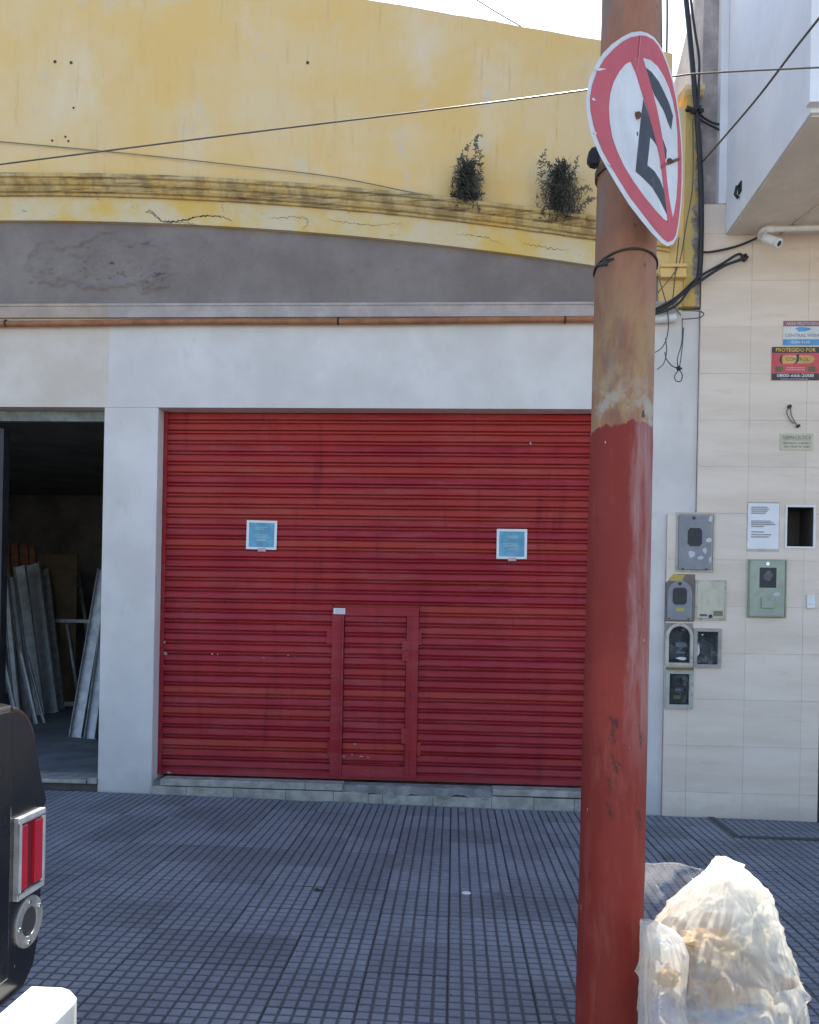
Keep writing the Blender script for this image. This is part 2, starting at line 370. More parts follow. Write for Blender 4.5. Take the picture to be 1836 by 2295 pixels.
WHITE = mat_white_wall(); BEIGE = mat_beige_paint(); YELLOW = mat_yellow(); CORN = mat_cornice(); FASC = mat_fascia(); CEM = mat_cement()
RED = mat_red_shutter(); POLE = mat_pole(); PAVER = mat_paver(); TILE = mat_wall_tile(); ROADM = mat_road()
GLASS = mat_glass_pane(); CHROME = mat_chrome(); CARP = mat_black_car()
MORTAR = plain('dark_joint_mortar', (.035, .035, .04), .9)
MARBLE = plain('worn_pale_marble', (.35, .335, .30), .55, var=.35, vs_=9)
CONC = plain('rough_grey_concrete', (.22, .215, .20), .95, var=.4, vs_=7, bump=.6, bs=35)
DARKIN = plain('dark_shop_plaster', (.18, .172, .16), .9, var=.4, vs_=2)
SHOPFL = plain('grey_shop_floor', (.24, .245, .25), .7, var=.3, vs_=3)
ALU = plain('mill_aluminium', (.50, .51, .53), .5, .35, var=.3, vs_=9)
WOODR = plain('reddish_timber', (.21, .075, .04), .7, var=.4, vs_=10)
BOARD = plain('brown_hardboard', (.10, .065, .035), .75, var=.35, vs_=5)
DSTEEL = plain('dark_steel', (.035, .035, .04), .5, .4, var=.3)
GALV = plain('grey_green_sheet_metal', (.17, .19, .185), .55, .2, var=.4, vs_=12)
BLACKR = plain('black_cable_rubber', (.018, .018, .02), .5, var=.3, bump=0)
GREYC = plain('grey_cable_sheath', (.09, .085, .085), .5, var=.3, bump=0)
RUSTP = plain('brown_painted_pipe', (.34, .135, .055), .6, var=.35, vs_=8)
WPAINT = plain('white_gloss_paint', (.72, .72, .72), .45, var=.12, vs_=6)
PAPER = plain('white_paper', (.74, .75, .78), .7, var=.06, bump=.15, bs=25)
BLUEP = plain('sky_blue_print', (.11, .36, .52), .4, var=.3, vs_=11, bump=.3, bs=20)
BAYW = plain('pale_blue_white_render', (.74, .75, .79), .85, var=.08, vs_=1.5, bump=.2, bs=25)
SOFF = plain('beige_soffit_render', (.72, .64, .55), .9, var=.12, vs_=2)
GRYR = plain('grey_mauve_render', (.40, .355, .345), .95, var=.3, vs_=4, bump=.6, bs=20)
PINKR = plain('pinkish_party_render', (.56, .48, .43), .95, var=.2, vs_=3, bump=.4, bs=15)
LEDB = plain('dusty_beige_ledge_paint', (.43, .35, .29), .9, var=.2, vs_=4); LEDW = plain('dusty_grey_ledge_paint', (.42, .37, .35), .9, var=.2, vs_=4)
BLK = plain('black_print', (.02, .02, .022), .5, var=.2, bump=0)
REDP = plain('red_print', (.55, .05, .05), .45, var=.2, bump=0)

# ------------------------------------------------------------------ ground, road, pavement
KERB_Y = -4.42
struct(MB().add([(-200, -200, -.16), (200, -200, -.16), (200, 200, -.16), (-200, 200, -.16)], [(0, 1, 2, 3)]).build('road', ROADM))
m = MB(); m.prism_x([(KERB_Y - .14, -.3), (KERB_Y - .14, -.012), (KERB_Y - .125, .0), (KERB_Y, .0), (KERB_Y, -.3)], -14, 12)
kerb = struct(m.build('kerb', CONC))
for v in kerb.data.vertices: v.co.z += gz(v.co.x) - .004
m = MB(); m.add([(x, y, z + gz(x)) for z in (-.3, -.016) for y in (KERB_Y + .002, .29) for x in (-14, 12)],
                [(0, 2, 3, 1), (4, 5, 7, 6), (0, 1, 5, 4), (2, 6, 7, 3), (0, 4, 6, 2), (1, 3, 7, 5)])
pave = struct(m.build('pavement', MORTAR))
PITCH, NP = .06, 6; TS = PITCH * NP
def paver_mesh(seed):
    rg = random.Random(seed); m = MB(); g = .0048
    m.box(.0012, TS - .0012, .0012, TS - .0012, -.014, -.0056)
    for i in range(NP):
        for j in range(NP):
            x0, y0 = i * PITCH + g + rg.uniform(-.0008, .0008), j * PITCH + g + rg.uniform(-.0008, .0008)
            x1, y1 = (i + 1) * PITCH - g + rg.uniform(-.0008, .0008), (j + 1) * PITCH - g + rg.uniform(-.0008, .0008)
            h = rg.uniform(-.0012, .0008); b = .004
            if rg.random() < .03: h -= .0011
            m.add([(x0, y0, -.0055), (x1, y0, -.0055), (x1, y1, -.0055), (x0, y1, -.0055),
                   (x0 + b, y0 + b, h), (x1 - b, y0 + b, h), (x1 - b, y1 - b, h), (x0 + b, y1 - b, h)],
                  [(0, 1, 5, 4), (1, 2, 6, 5), (2, 3, 7, 6), (3, 0, 4, 7), (4, 5, 6, 7)])
    me = bpy.data.meshes.new('paver'); me.from_pydata([tuple(v) for v in m.v], [], m.f); me.materials.append(PAVER); return me
pmeshes = [paver_mesh(s) for s in range(6)]
rg = random.Random(11)
COVER = (2.30, 3.05, -.90, -.18)
for j in range(12):
    for i in range(-13, 11):
        x, y = i * TS, -.045 - (j + 1) * TS
        if y < KERB_Y: continue
        if x + TS / 2 > 3.9: continue
        o = bpy.data.objects.new('paver', rg.choice(pmeshes)); scene.collection.objects.link(o); o.parent = pave
        o.location = (x, y, gz(x) + rg.uniform(-.002, .002)); o.rotation_euler = (rg.uniform(-.004, .004), .0105 + rg.uniform(-.004, .004), 0)
# concrete border strip of a sunken inspection frame in the pavement
cx0, cx1, cy0, cy1 = W(1487, 1719).x, 3.6, -.68, -.05
ic = MB()
g0 = gz(2.3) + .0015
ic.box(cx0, cx0 + .05, cy0, cy1, g0 - .01, g0 + .006).box(cx0 + .05, cx1, cy0, cy0 + .05, g0 - .01, g0 + .006)
fo = tag(ic.build('inspection_frame', plain('dark_worn_steel_edge', (.06, .06, .065), .6, .3), origin=(cx0, cy0, g0)), 'dark edge strip of an inspection frame let into the pavement before tiled wall', 'frame')

# ------------------------------------------------------------------ yellow arched shop building
ZTOP = 3.352; XPL, XPR, XSR, XEND = -3.063, -2.586, 1.20, 1.985; XJOG = 1.748; ZJOG = W(1460, 1083).z
ZLEDGE = 4.245
bld = thing('shop_building', 'low shop building with faded yellow arched parapet and white lower wall', 'building', (-1, 0, 0))
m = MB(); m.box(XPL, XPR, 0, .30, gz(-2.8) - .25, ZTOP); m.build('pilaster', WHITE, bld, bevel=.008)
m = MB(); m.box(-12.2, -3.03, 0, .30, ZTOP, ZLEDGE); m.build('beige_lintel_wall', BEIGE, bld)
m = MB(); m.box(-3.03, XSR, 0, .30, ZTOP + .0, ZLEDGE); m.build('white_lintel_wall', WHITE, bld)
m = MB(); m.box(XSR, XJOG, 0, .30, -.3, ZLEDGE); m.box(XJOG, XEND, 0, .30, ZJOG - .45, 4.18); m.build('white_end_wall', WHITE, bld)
m = MB(); m.box(-12.2, -7.2, 0, .30, -.2, ZTOP); m.build('far_pilaster', WHITE, bld)
def arch(x): return -0.01544 * x * x - 0.12746 * x + 4.6954
def parap(x): return 6.650 - .2058 * x - .0032 * (x - 1.2) ** 2
XA0, XA1 = -9.0, 1.72
NX = 60; XS = [XA0 + (XA1 - XA0) * i / NX for i in range(NX + 1)]
def strip(f0, f1, y0, y1, xs=XS):
    m = MB(); vs = []; fs = []
    for x in xs:
        a, b = f0(x), f1(x); vs += [(x, y0, a), (x, y0, b), (x, y1, b), (x, y1, a)]
    for i in range(len(xs) - 1):
        a, b = i * 4, i * 4 + 4
        for k in range(4): fs.append((a + k, b + k, b + (k + 1) % 4, a + (k + 1) % 4))
    fs += [(0, 1, 2, 3), tuple(len(vs) - 4 + k for k in range(4))]
    return m.add(vs, fs)
# upper wall, with a slightly ragged coping edge
up = strip(lambda x: arch(x) + .30, lambda x: parap(x) + .006 * (mnoise.noise((x * 3.1, 0, 0)) + 1.2 * mnoise.noise((x * 23, 4, 0))), -.03, .22, [XA0 + (XA1 - XA0) * i / 240 for i in range(241)])
up.build('parapet_wall', YELLOW, bld)
strip(lambda x: arch(x), lambda x: arch(x) + .215, -.045, .22).build('arch_band', FASC, bld)
# moulded cornice swept along the arch
prof = [(-.03, .205), (-.07, .205), (-.075, .222), (-.10, .226), (-.115, .245), (-.115, .262), (-.135, .268), (-.15, .285), (-.155, .305), (-.175, .312), (-.18, .335), (-.17, .345), (-.03, .372)]
m = MB(); vs = []; fs = []; NC = 200; npf = len(prof)
for i in range(NC + 1):
    x = XA0 + (XA1 - XA0) * i / NC; w = .004 * mnoise.noise((x * 6, 1, 2)); 
    for (y, z) in prof: vs.append((x, y + w + .006 * mnoise.noise((x * 14, z * 40, 3)), arch(x) + z + w))
for i in range(NC):
    for k in range(npf): fs.append((i * npf + k, (i + 1) * npf + k, (i + 1) * npf + (k + 1) % npf, i * npf + (k + 1) % npf))
m.add(vs, fs).build('cornice', CORN, bld)
# recessed cement field under the arch, with a burst patch of plaster
m = MB(); vs = []; fs = []; NXg, NZg = 620, 80
tx0, tx1 = -5.2, 1.72
cxs, czs = W(235, 555).x, W(235, 555).z
def sstep(a, b, x):
    t = max(0, min(1, (x - a) / (b - a))); return t * t * (3 - 2 * t)
for i in range(NXg + 1):
    x = tx0 + (tx1 - tx0) * i / NXg; zt = arch(x) + .05
    for j in range(NZg + 1):
        z = ZLEDGE - .02 + (zt - ZLEDGE + .02) * j / NZg
        dx, dz = (x - cxs) / .62, (z - czs) / .22
        r = math.sqrt(dx * dx + dz * dz) + .55 * mnoise.fractal((x * 2.6, z * 3.4, 1), .9, 2.1, 5)
        # lost plaster: a shallow hollow with a ragged lip at its lower edge
        hol = sstep(1.02, .90, r) * (.55 + .6 * mnoise.noise((x * 2, z * 3, 9)))
        lip = math.exp(-((r - 1.0) / .05) ** 2) * sstep(.2, -.5, dz + .5 * mnoise.noise((x * 2.2, 0, 4)))
        d = -.020 * max(0, hol) + .022 * lip + .018 * hol * mnoise.fractal((x * 9, z * 12, 3), .7, 2.2, 5)
        d += .005 * mnoise.fractal((x * 2, z * 2, 8), .8, 2, 4) + .0015 * mnoise.fractal((x * 14, z * 14, 8), .8, 2, 3)
        vs.append((x, -.008 - d, z))
for i in range(NXg):
    for j in range(NZg):
        a = i * (NZg + 1) + j; fs.append((a, a + NZg + 1, a + NZg + 2, a + 1))
m.add(vs, fs, True); m.build('cement_field', CEM, bld)
# cracks in the yellow band, as ragged ribbons with the gap's shadow and dirt in their colour
CRK = plain('crack_shadow_dirt', (.10, .07, .05), .95, var=.4, vs_=30)
def crack(pts, w, seed, Y=-.0465):
    rg = random.Random(seed); P = catmull([W(a, b, Y) for a, b in pts], 14); n = len(P); up = []; lo = []
    for i, p in enumerate(P):
        d = (P[min(i + 1, n - 1)] - P[max(i - 1, 0)]).normalized(); nr = Vector((-d.z, 0, d.x)); q = p + nr * rg.gauss(0, .006); k = w * math.sin(math.pi * (i + .6) / n) ** .5 * rg.uniform(.35, 1.3)
        up.append((q.x + nr.x * k, Y, q.z + nr.z * k)); lo.append((q.x - nr.x * k, Y, q.z - nr.z * k))
    MB().add(up + lo, [(i, i + 1, n + i + 1, n + i) for i in range(n - 1)]).build('crack', CRK, bld)
for i, (l, w) in enumerate(((((305, 445), (322, 450), (335, 462), (352, 466), (385, 464), (420, 456), (455, 455), (474, 458), (490, 465)), .007), (((308, 446), (318, 444), (330, 455)), .006), (((345, 468), (385, 468), (420, 474)), .005),
    (((565, 460), (600, 457), (640, 458), (648, 470), (636, 484)), .004), (((690, 463), (740, 470), (790, 474), (850, 470)), .0035), (((960, 492), (1010, 498), (1060, 515)), .0035), (((1100, 512), (1140, 520), (1200, 528)), .004), (((612, 400), (613, 440)), .003), (((735, 410), (734, 452)), .004), (((468, 430), (470, 445)), .003), (((45, 442), (58, 446)), .004))):
    crack(l, w * (.9 if i == 0 else .6), i)
m = MB(); m.box(-12.2, 1.75, .16, .30, ZLEDGE - .05, 5.6); m.build('inner_wall', DARKIN, bld)  # unseen lining, stretched sideways so no light leaks in above the ceiling
# ledge between lower wall and cement field
lz0, lz1 = 4.12, ZLEDGE
m = MB(); m.prism_x([(-.030, lz0), (-.034, lz0 + .092), (-.042, lz0 + .096), (-.042, lz1 - .012), (-.03, lz1 - .004), (.12, lz1), (.12, lz0)], -9, -3.03); m.build('beige_ledge', LEDB, bld)
m = MB(); m.prism_x([(-.030, lz0), (-.034, lz0 + .092), (-.042, lz0 + .096), (-.042, lz1 - .012), (-.03, lz1 - .004), (.12, lz1), (.12, lz0)], -3.03, 1.80); m.build('greyish_ledge', LEDW, bld)
# end pier with peeling plaster
px0, px1 = 1.64, XEND - .002
zt = 5.93; zb = W(1440, 649).z
m = MB(); m.box(px0, W(1438, 500).x, -.035, .26, zb, 5.85); m.build('pier_wall', YELLOW, bld)
PEEL = NT('peeling_ochre_plaster', .95)
_f = PEEL.ramp(PEEL.math('ADD', PEEL.math('MULTIPLY', PEEL.noise(7, 7, .7), .25), PEEL.xyz(0)), 2.03, 2.06)
PEEL.color(PEEL.mix(_f, (.60, .43, .15), PEEL.mix(PEEL.ramp(PEEL.noise(15, 6, .7), .4, .65), (.20, .18, .17), (.42, .37, .32)))); PEEL.bump(PEEL.noise(25, 8, .75), .9, .02)
m = MB(); nz = 60; vs = []; fs = []
xa, xb = W(1438, 500).x + .001, px1
for j in range(nz + 1):
    z = zb + (zt - zb) * j / nz
    xl_ = xb - .004 - .012 * abs(mnoise.noise((z * 6, 3, 1)))
    vs += [(xa, .28, z), (xa, -.05 - .004 * mnoise.noise((z * 9, 0, 0)), z), ((xa + xb) / 2, -.045 - .01 * mnoise.noise((z * 8, 7, 0)), z), (xl_, -.03 - .015 * mnoise.noise((z * 10, 2, 5)), z), (xl_, .28, z)]
for j in range(nz):
    for k in range(5): fs.append((j * 5 + k, j * 5 + (k + 1) % 5, j * 5 + 5 + (k + 1) % 5, j * 5 + 5 + k))
fs += [(0, 1, 2, 3, 4), tuple(nz * 5 + k for k in range(5))]
m.add(vs, fs).build('peeling_strip', PEEL.m, bld)
m = MB(); m.prism_x([(-.05, zt + .001), (-.09, zt + .03), (-.09, zt + .07), (.1, zt + .12), (.3, zt + .05), (.3, zt + .001)], xa - .03, xb - .01); m.build('pier_cap', YELLOW, bld, bevel=.01)
for (ya, yb, pr) in ((566, 573, .07), (573, 588, .05), (588, 594, .065)):
    z1, z0 = W(1400, ya).z, W(1400, yb).z
    m = MB(); m.box(px0, W(1440, 580).x, -.035 - pr, -.034, z0, z1); m.build('pier_moulding', YELLOW, bld, bevel=.006)
# body of the building behind (side walls, shop floor; unseen roof and back wall added against light leaks)
m = MB(); m.box(-12, 1.74, .31, 9.8, 5.0, 5.15); m.build('roof', CONC, bld)
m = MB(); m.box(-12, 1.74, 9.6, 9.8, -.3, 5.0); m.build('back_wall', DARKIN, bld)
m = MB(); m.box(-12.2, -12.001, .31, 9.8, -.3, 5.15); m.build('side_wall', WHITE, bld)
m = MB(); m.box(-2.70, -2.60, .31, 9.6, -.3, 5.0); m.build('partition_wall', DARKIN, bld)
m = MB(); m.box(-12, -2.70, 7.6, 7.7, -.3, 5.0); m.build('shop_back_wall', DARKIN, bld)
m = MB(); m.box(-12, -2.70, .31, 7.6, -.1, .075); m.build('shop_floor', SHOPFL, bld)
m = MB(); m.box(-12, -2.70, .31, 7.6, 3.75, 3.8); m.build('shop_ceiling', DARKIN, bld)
# threshold of the open doorway: worn marble pieces over a dark riser
m = MB(); m.box(-7.2, XPL - .001, .02, .31, gz(-3.5) - .05, .085); m.build('riser', plain('dark_riser_cement', (.10, .085, .085), .9), bld)
zt_ = W(150, 1643).z
for (a, b, dz) in ((-20, 70, 0), (70, 183, -.004), (185, 205, .012)):
    x0, x1 = W(a, 1645).x, W(b, 1645).x
    m = MB(); m.box(x0 + .002, min(x1, XPL - .003), -.02, .30, .087, .125 + dz); m.build('threshold_slab', MARBLE, bld, bevel=.006)
# rolled-up shutter bottom over the doorway
rs = thing('raised_shutter', 'grey chipped bottom edge of the rolled-up shutter over the open doorway', 'shutter', (-4.5, .16, 3.2))
m = MB(); m.prism_x([(.13, W(100, 888, .15).z), (.12, W(100, 868, .15).z), (.16, W(100, 864, .15).z), (.20, W(100, 868, .15).z), (.19, W(100, 888, .15).z)], -7.2, XPL - .002); m.build('bottom_rail', GALV, rs)
m = MB(); m.box(-7.2, XPL - .004, .145, .175, W(100, 864, .15).z, ZTOP - .003); m.build('slat', DSTEEL, rs)
m = MB(); m.box(W(-2, 1200, .2).x, W(8, 1200, .2).x, .16, .26, .08, 3.2); tag(m.build('door_post', DSTEEL, origin=(W(3, 1200, .2).x, .2, .08)), 'dark steel door post at the left side of the open doorway', 'post')

# drain pipe under the ledge
pz0, pz1 = W(0, 686, -.05).z, W(1245, 674, -.05).z
pp = thing('wall_pipe', 'brown painted pipe running along the wall below the ledge', 'pipe', (-1.5, -.05, pz0))
def pzx(x): return 4.075 + (x + 1.5) * .004
pts = [(x, -.042, pzx(x) + .004 * math.sin(x * 2.1)) for x in [-9 + .25 * i for i in range(int((1.5 + 9) / .25) + 1)]]
MB().tube(pts, .026, 12).build('pipe', RUSTP, pp)
for q in (712, 12, 1190):
    x = W(q, 680, -.05).x; MB().tube([(x - .008, -.042, pzx(x)), (x + .008, -.042, pzx(x))], .031, 12).build('clamp', DSTEEL, pp)
x1 = W(1424, 668, -.05).x
MB().tube(catmull([(1.5, -.042, pzx(1.5)), (1.7, -.045, pzx(1.7) + .005), (x1, -.05, pzx(1.8) + .012)]), .036, 12).build('painted_end', WPAINT, pp)

# ------------------------------------------------------------------ red roller shutter
SHY = .16
sh = thing('roller_shutter', 'closed red slatted roller shutter with a small wicket door', 'shutter', (-.7, SHY, .15))
PS = .0925; SX0, SX1 = XPR + .035, XSR - .03
SZ0 = W(780, 1632, SHY).z; SZT = ZTOP + .02
wx0, wx1, wz0, wz1 = Rc(697, 1279, 880, 1637, SHY - .02)
slat_prof = [(.014, .0), (.014, .004), (-.001, .006), (-.005, .010), (-.006, .020), (-.003, .0245), (.007, .026), (.008, .031), (-.010, .0325), (-.0165, .036), (-.018, .042), (-.0155, .060), (-.0125, .078), (-.008, .086), (.004, .0905), (.014, .0922), (.022, .0922), (.022, .0)]
def slat_mesh(L, sd, name='slat'):
    n = len(slat_prof); k = max(2, int(L / .12)); vs = []; fs = []
    for i in range(k + 1):
        for (y, z) in slat_prof:
                x = L * i / k; vs.append((x, y + .0045 * mnoise.noise((x * 1.7, sd * 3.7, z * 9)) + .0025 * mnoise.noise((x * 6, sd * 1.3, z * 14)), z + .0022 * mnoise.noise((x * 1.2, sd * 5.1, 2)) + .0008 * mnoise.noise((x * 7, sd, z))))
    for i in range(k):
        for j in range(n): fs.append((i * n + j, (i + 1) * n + j, (i + 1) * n + (j + 1) % n, i * n + (j + 1) % n))
    fs += [tuple(range(n)), tuple(k * n + j for j in range(n))]
    me = bpy.data.meshes.new(name); me.from_pydata(vs, [], fs); me.validate(); me.materials.append(RED); return me
def slat_obj(me, x, z, parent, par_o):
    o = bpy.data.objects.new('slat', random.choice(me)); scene.collection.objects.link(o); o.parent = parent
    o.location = Vector((x, SHY + random.uniform(-.0015, .0015), z)) - Vector(par_o); o.rotation_euler = (random.uniform(-.02, .02), random.uniform(-.0006, .0006), 0); return o
full = [slat_mesh(SX1 - SX0, i) for i in range(5)]; lft = [slat_mesh(wx0 - SX0 - .002, 5 + i) for i in range(4)]; rgt = [slat_mesh(SX1 - wx1 - .002, 9 + i) for i in range(4)]; leaf_s = [slat_mesh(wx1 - wx0 - .22, 13 + i) for i in range(3)]
rows = int((SZT - SZ0) / PS) + 1
fr = MB()
wd = None
# wicket door: frame, slats, plates
st = .105
zR, zB = W(780, 1297, SHY).z, W(780, 1612, SHY).z
m = MB(); m.box(wx0, wx0 + st, SHY - .035, SHY + .02, wz0, zR - .001); m.box(wx1 - st, wx1, SHY - .035, SHY + .02, wz0, zR - .001)
wd = m.build('wicket_door', RED, sh, bevel=.003); wd['label'] = 'small wicket door in the middle of the shutter'
zR, zB = W(780, 1297, SHY).z, W(780, 1612, SHY).z
m = MB(); m.box(wx0 + .001, wx1 - .001, SHY - .036, SHY + .02, zR, wz1); m.build('top_rail', RED, wd, bevel=.003)
m = MB(); m.box(wx0 + st + .001, wx1 - st - .001, SHY - .030, SHY + .02, wz0, zB); m.build('bottom_rail', RED, wd, bevel=.003)
x0 = wx0 + .065; m = MB(); m.box(x0, x0 + .014, SHY - .044, SHY - .0352, wz0 + .03, zR + .01); m.build('edge_bead', RED, wd)
x0 = wx1 - .085; m = MB(); m.box(x0, x0 + .014, SHY - .044, SHY - .0352, wz0 + .03, zR + .01); m.build('edge_bead', RED, wd)
for (a, b, c, d) in ((688, 1325, 700, 1356), (878, 1327, 888, 1358), (689, 1560, 700, 1590), (878, 1565, 886, 1592)):
    r = Rc(a, b, c, d, SHY - .03); m = MB(); m.box(r[0], r[1], SHY - .026, SHY - .012, r[2], r[3]); m.build('hinge_plate', RED, wd, bevel=.002)
for (a, b, c, d) in ((847, 1350, 864, 1392), (845, 1534, 864, 1566)):
    r = Rc(a, b, c, d, SHY - .03); m = MB(); m.box(r[0], r[1], SHY - .040, SHY - .020, r[2], r[3]); lp = m.build('lock_plate', RED, wd, bevel=.002)
    c_ = ((r[0] + r[1]) / 2 + .01, SHY - .0405, (r[2] + r[3]) / 2 + .005)
    MB().box(c_[0] - .016, c_[0] + .012, SHY - .0425, SHY - .040, c_[2] - .006, c_[2] + .006).build('slot', DSTEEL, wd)
c_ = W(864, 1463, SHY - .03); MB().tube([(c_.x, SHY - .048, c_.z), (c_.x, SHY - .034, c_.z)], .012, 10).build('keyhole', DSTEEL, wd)
r = Rc(703, 1281, 727, 1293, SHY - .03); m = MB(); m.box(r[0], r[1], SHY - .0385, SHY - .036, r[2], r[3]); stk = m.build('sticker', PAPER, wd)
for i in range(4):
    z = r[2] + (r[3] - r[2]) * (.2 + .2 * i); MB().box(r[0] + .012, r[1] - .008, SHY - .0392, SHY - .0386, z - .002, z + .002).build('printed_line', plain('pale_grey_ink', (.35, .36, .40)), wd)
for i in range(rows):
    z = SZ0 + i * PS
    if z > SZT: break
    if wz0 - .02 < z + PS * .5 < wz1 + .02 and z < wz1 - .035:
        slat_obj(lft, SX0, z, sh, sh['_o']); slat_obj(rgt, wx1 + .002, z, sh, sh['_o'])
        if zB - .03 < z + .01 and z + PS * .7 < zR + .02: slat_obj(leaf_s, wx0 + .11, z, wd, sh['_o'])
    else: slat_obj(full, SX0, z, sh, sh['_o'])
m = MB(); zb0 = .165; m.prism_x([(SHY + .02, zb0), (SHY - .022, zb0), (SHY - .022, zb0 + .045), (SHY - .012, zb0 + .05), (SHY - .012, SZ0 - .003), (SHY + .02, SZ0 - .003)], SX0, SX1); m.build('bottom_rail', RED, sh)
for x in (XPR + .001, XSR - .036):
    m = MB(); m.box(x, x + .035, SHY - .03, SHY + .05, .16, ZTOP - .001); m.build('guide_rail', RED, sh, bevel=.003)
m = MB(); m.box(XPR + .04, XSR - .04, SHY + .024, SHY + .05, .17, ZTOP + .1); m.build('backing_sheet', RED, sh)

SCF = plain('bare_scuffed_metal', (.40, .30, .31), .6, var=.3, vs_=40)
def scuff(px, py, w, h, seed):
    c = W(px, py, SHY); rr = random.Random(seed); pts = []
    for i in range(9):
        a = 2 * math.pi * i / 9; k = rr.uniform(.4, 1); pts.append((c.x + math.cos(a) * w * k, c.z + math.sin(a) * h * k))
    MB().prism_y(pts, SHY - .0235, SHY - .0225).build('paint_scuff', SCF, sh)
for i, (a, b, w, h) in enumerate(((348, 1352, .012, .02), (351, 1376, .02, .022), (346, 1402, .012, .014), (449, 1377, .010, .014), (460, 1378, .008, .012), (556, 1385, .020, .006), (608, 1380, .012, .006), (622, 1382, .007, .006), (724, 1592, .018, .008), (742, 1588, .012, .010), (762, 1592, .020, .008), (776, 1594, .010, .008), (358, 1626, .022, .014), (748, 1566, .020, .006), (1117, 935, .010, .022))):
    scuff(a, b, w, h, i + 40)

# doorstep under the shutter
ds = thing('doorstep', 'worn pale stone doorstep with broken middle under the red shutter', 'doorstep', (-.7, .0, 0))
m = MB(); m.box(XPR, XSR, .05, .5, -.1, .118); m.build('core', CONC, ds)
jl = [318, 393, 493, 603, 703, 776, 806, 912, 1035, 1124, 1209, 1262]
for a, b in zip(jl[:-1], jl[1:]):
    x0, x1 = W(a, 1685).x, W(b, 1690).x
    x0 = max(x0, XPR + .002); x1 = min(x1, XSR - .002)
    zt = .086 + random.uniform(-.004, .003) - (.012 if 703 < a < 1000 else 0)
    m = MB(); m.box(x0 + .0015, x1 - .0015, -.025 + random.uniform(-.003, .003), .049, gz(x0) - .05, zt); m.build('riser_stone', MARBLE, ds, bevel=.004)
for (a, b) in ((338, 643), (643, 722), (1037, 1262)):
    x0, x1 = max(W(a, 1655).x, XPR + .004), min(W(b, 1660).x, XSR - .004)
    m = MB(); m.box(x0 + .0015, x1 - .0015, -.012 if a < 1000 else -.03, .13, .092 if a < 1000 else .096, .150); m.build('tread_slab', MARBLE, ds, bevel=.006)
m = MB(); vs = []; fs = []; x0, x1 = W(722, 1660).x, W(1037, 1665).x
for i in range(61):
    x = x0 + (x1 - x0) * i / 60; n = mnoise.fractal((x * 5, 0, 0), .8, 2, 4) * .02
    vs += [(x, .125, .145), (x, .02 + n, .140 + n * .3), (x, -.012 + n * .8, .10 + n), (x, -.018 + n, .07 + n * 1.5), (x, .125, .07)]
for i in range(60):
    for k in range(5): fs.append((i * 5 + k, i * 5 + (k + 1) % 5, i * 5 + 5 + (k + 1) % 5, i * 5 + 5 + k))
fs += [(0, 1, 2, 3, 4), tuple(300 + k for k in range(5))]
m.add(vs, fs).build('broken_cement', CONC, ds)

# notices taped to the shutter
def notice(x0, y0, x1, y1, label, tilt):
    Y = SHY - .022; r = Rc(x0, y0, x1, y1, Y); cx, cz = (r[0] + r[1]) / 2, (r[2] + r[3]) / 2
    t = thing('paper_notice', label, 'notice', (cx, Y, r[2]), 'notices taped on the red shutter')
    rt = random.Random(x0)
    def sheet(m, w, h, y, n=8):
        vs = []; fs = []
        for i in range(n + 1):
            for j in range(n + 1):
                u, v = (i / n - .5) * w, (j / n - .5) * h
                X = cx + u * math.cos(tilt) - v * math.sin(tilt); Z = cz + u * math.sin(tilt) + v * math.cos(tilt)
                vs.append((X, y + .003 * mnoise.noise((u * 14 + x0, v * 14, 0)), Z))
        for i in range(n):
            for j in range(n): a = i * (n + 1) + j; fs.append((a, a + n + 1, a + n + 2, a + 1))
        return m.add(vs, fs, True)
    w, h = r[1] - r[0], r[3] - r[2]
    sheet(MB(), w, h, Y).build('sheet', PAPER, t); sheet(MB(), w * .83, h * .84, Y - .0012).build('blue_print', BLUEP, t)
    L = plain('pale_blue_ink', (.34, .56, .68), .5)
    m = MB()
    for k, (v, ww) in enumerate(((.26, .4), (.20, .3), (.0, .5), (-.05, .42), (-.10, .46), (-.15, .3), (-.2, .36))):
        X0 = cx + (rt.uniform(-.06, .06) - ww / 2) * w; m.box(X0, X0 + ww * w, Y - .0052, Y - .0048, cz + v * h - .003, cz + v * h + .003)
    m.build('printed_lines', L, t)
    tp = MB(); tp.box(cx - .03, cx + .04, Y - .0035, Y - .003, r[2] - .018, r[2] + .012); tp.build('tape', plain('clear_tape', (.5, .36, .36), .3), t)
    return t
notice(519, 1096, 583, 1157, 'blue and white notice on red shutter, the one nearer the pilaster', -.015)
notice(1046, 1114, 1110, 1177, 'blue and white notice on red shutter, the one nearer the pole', .002)

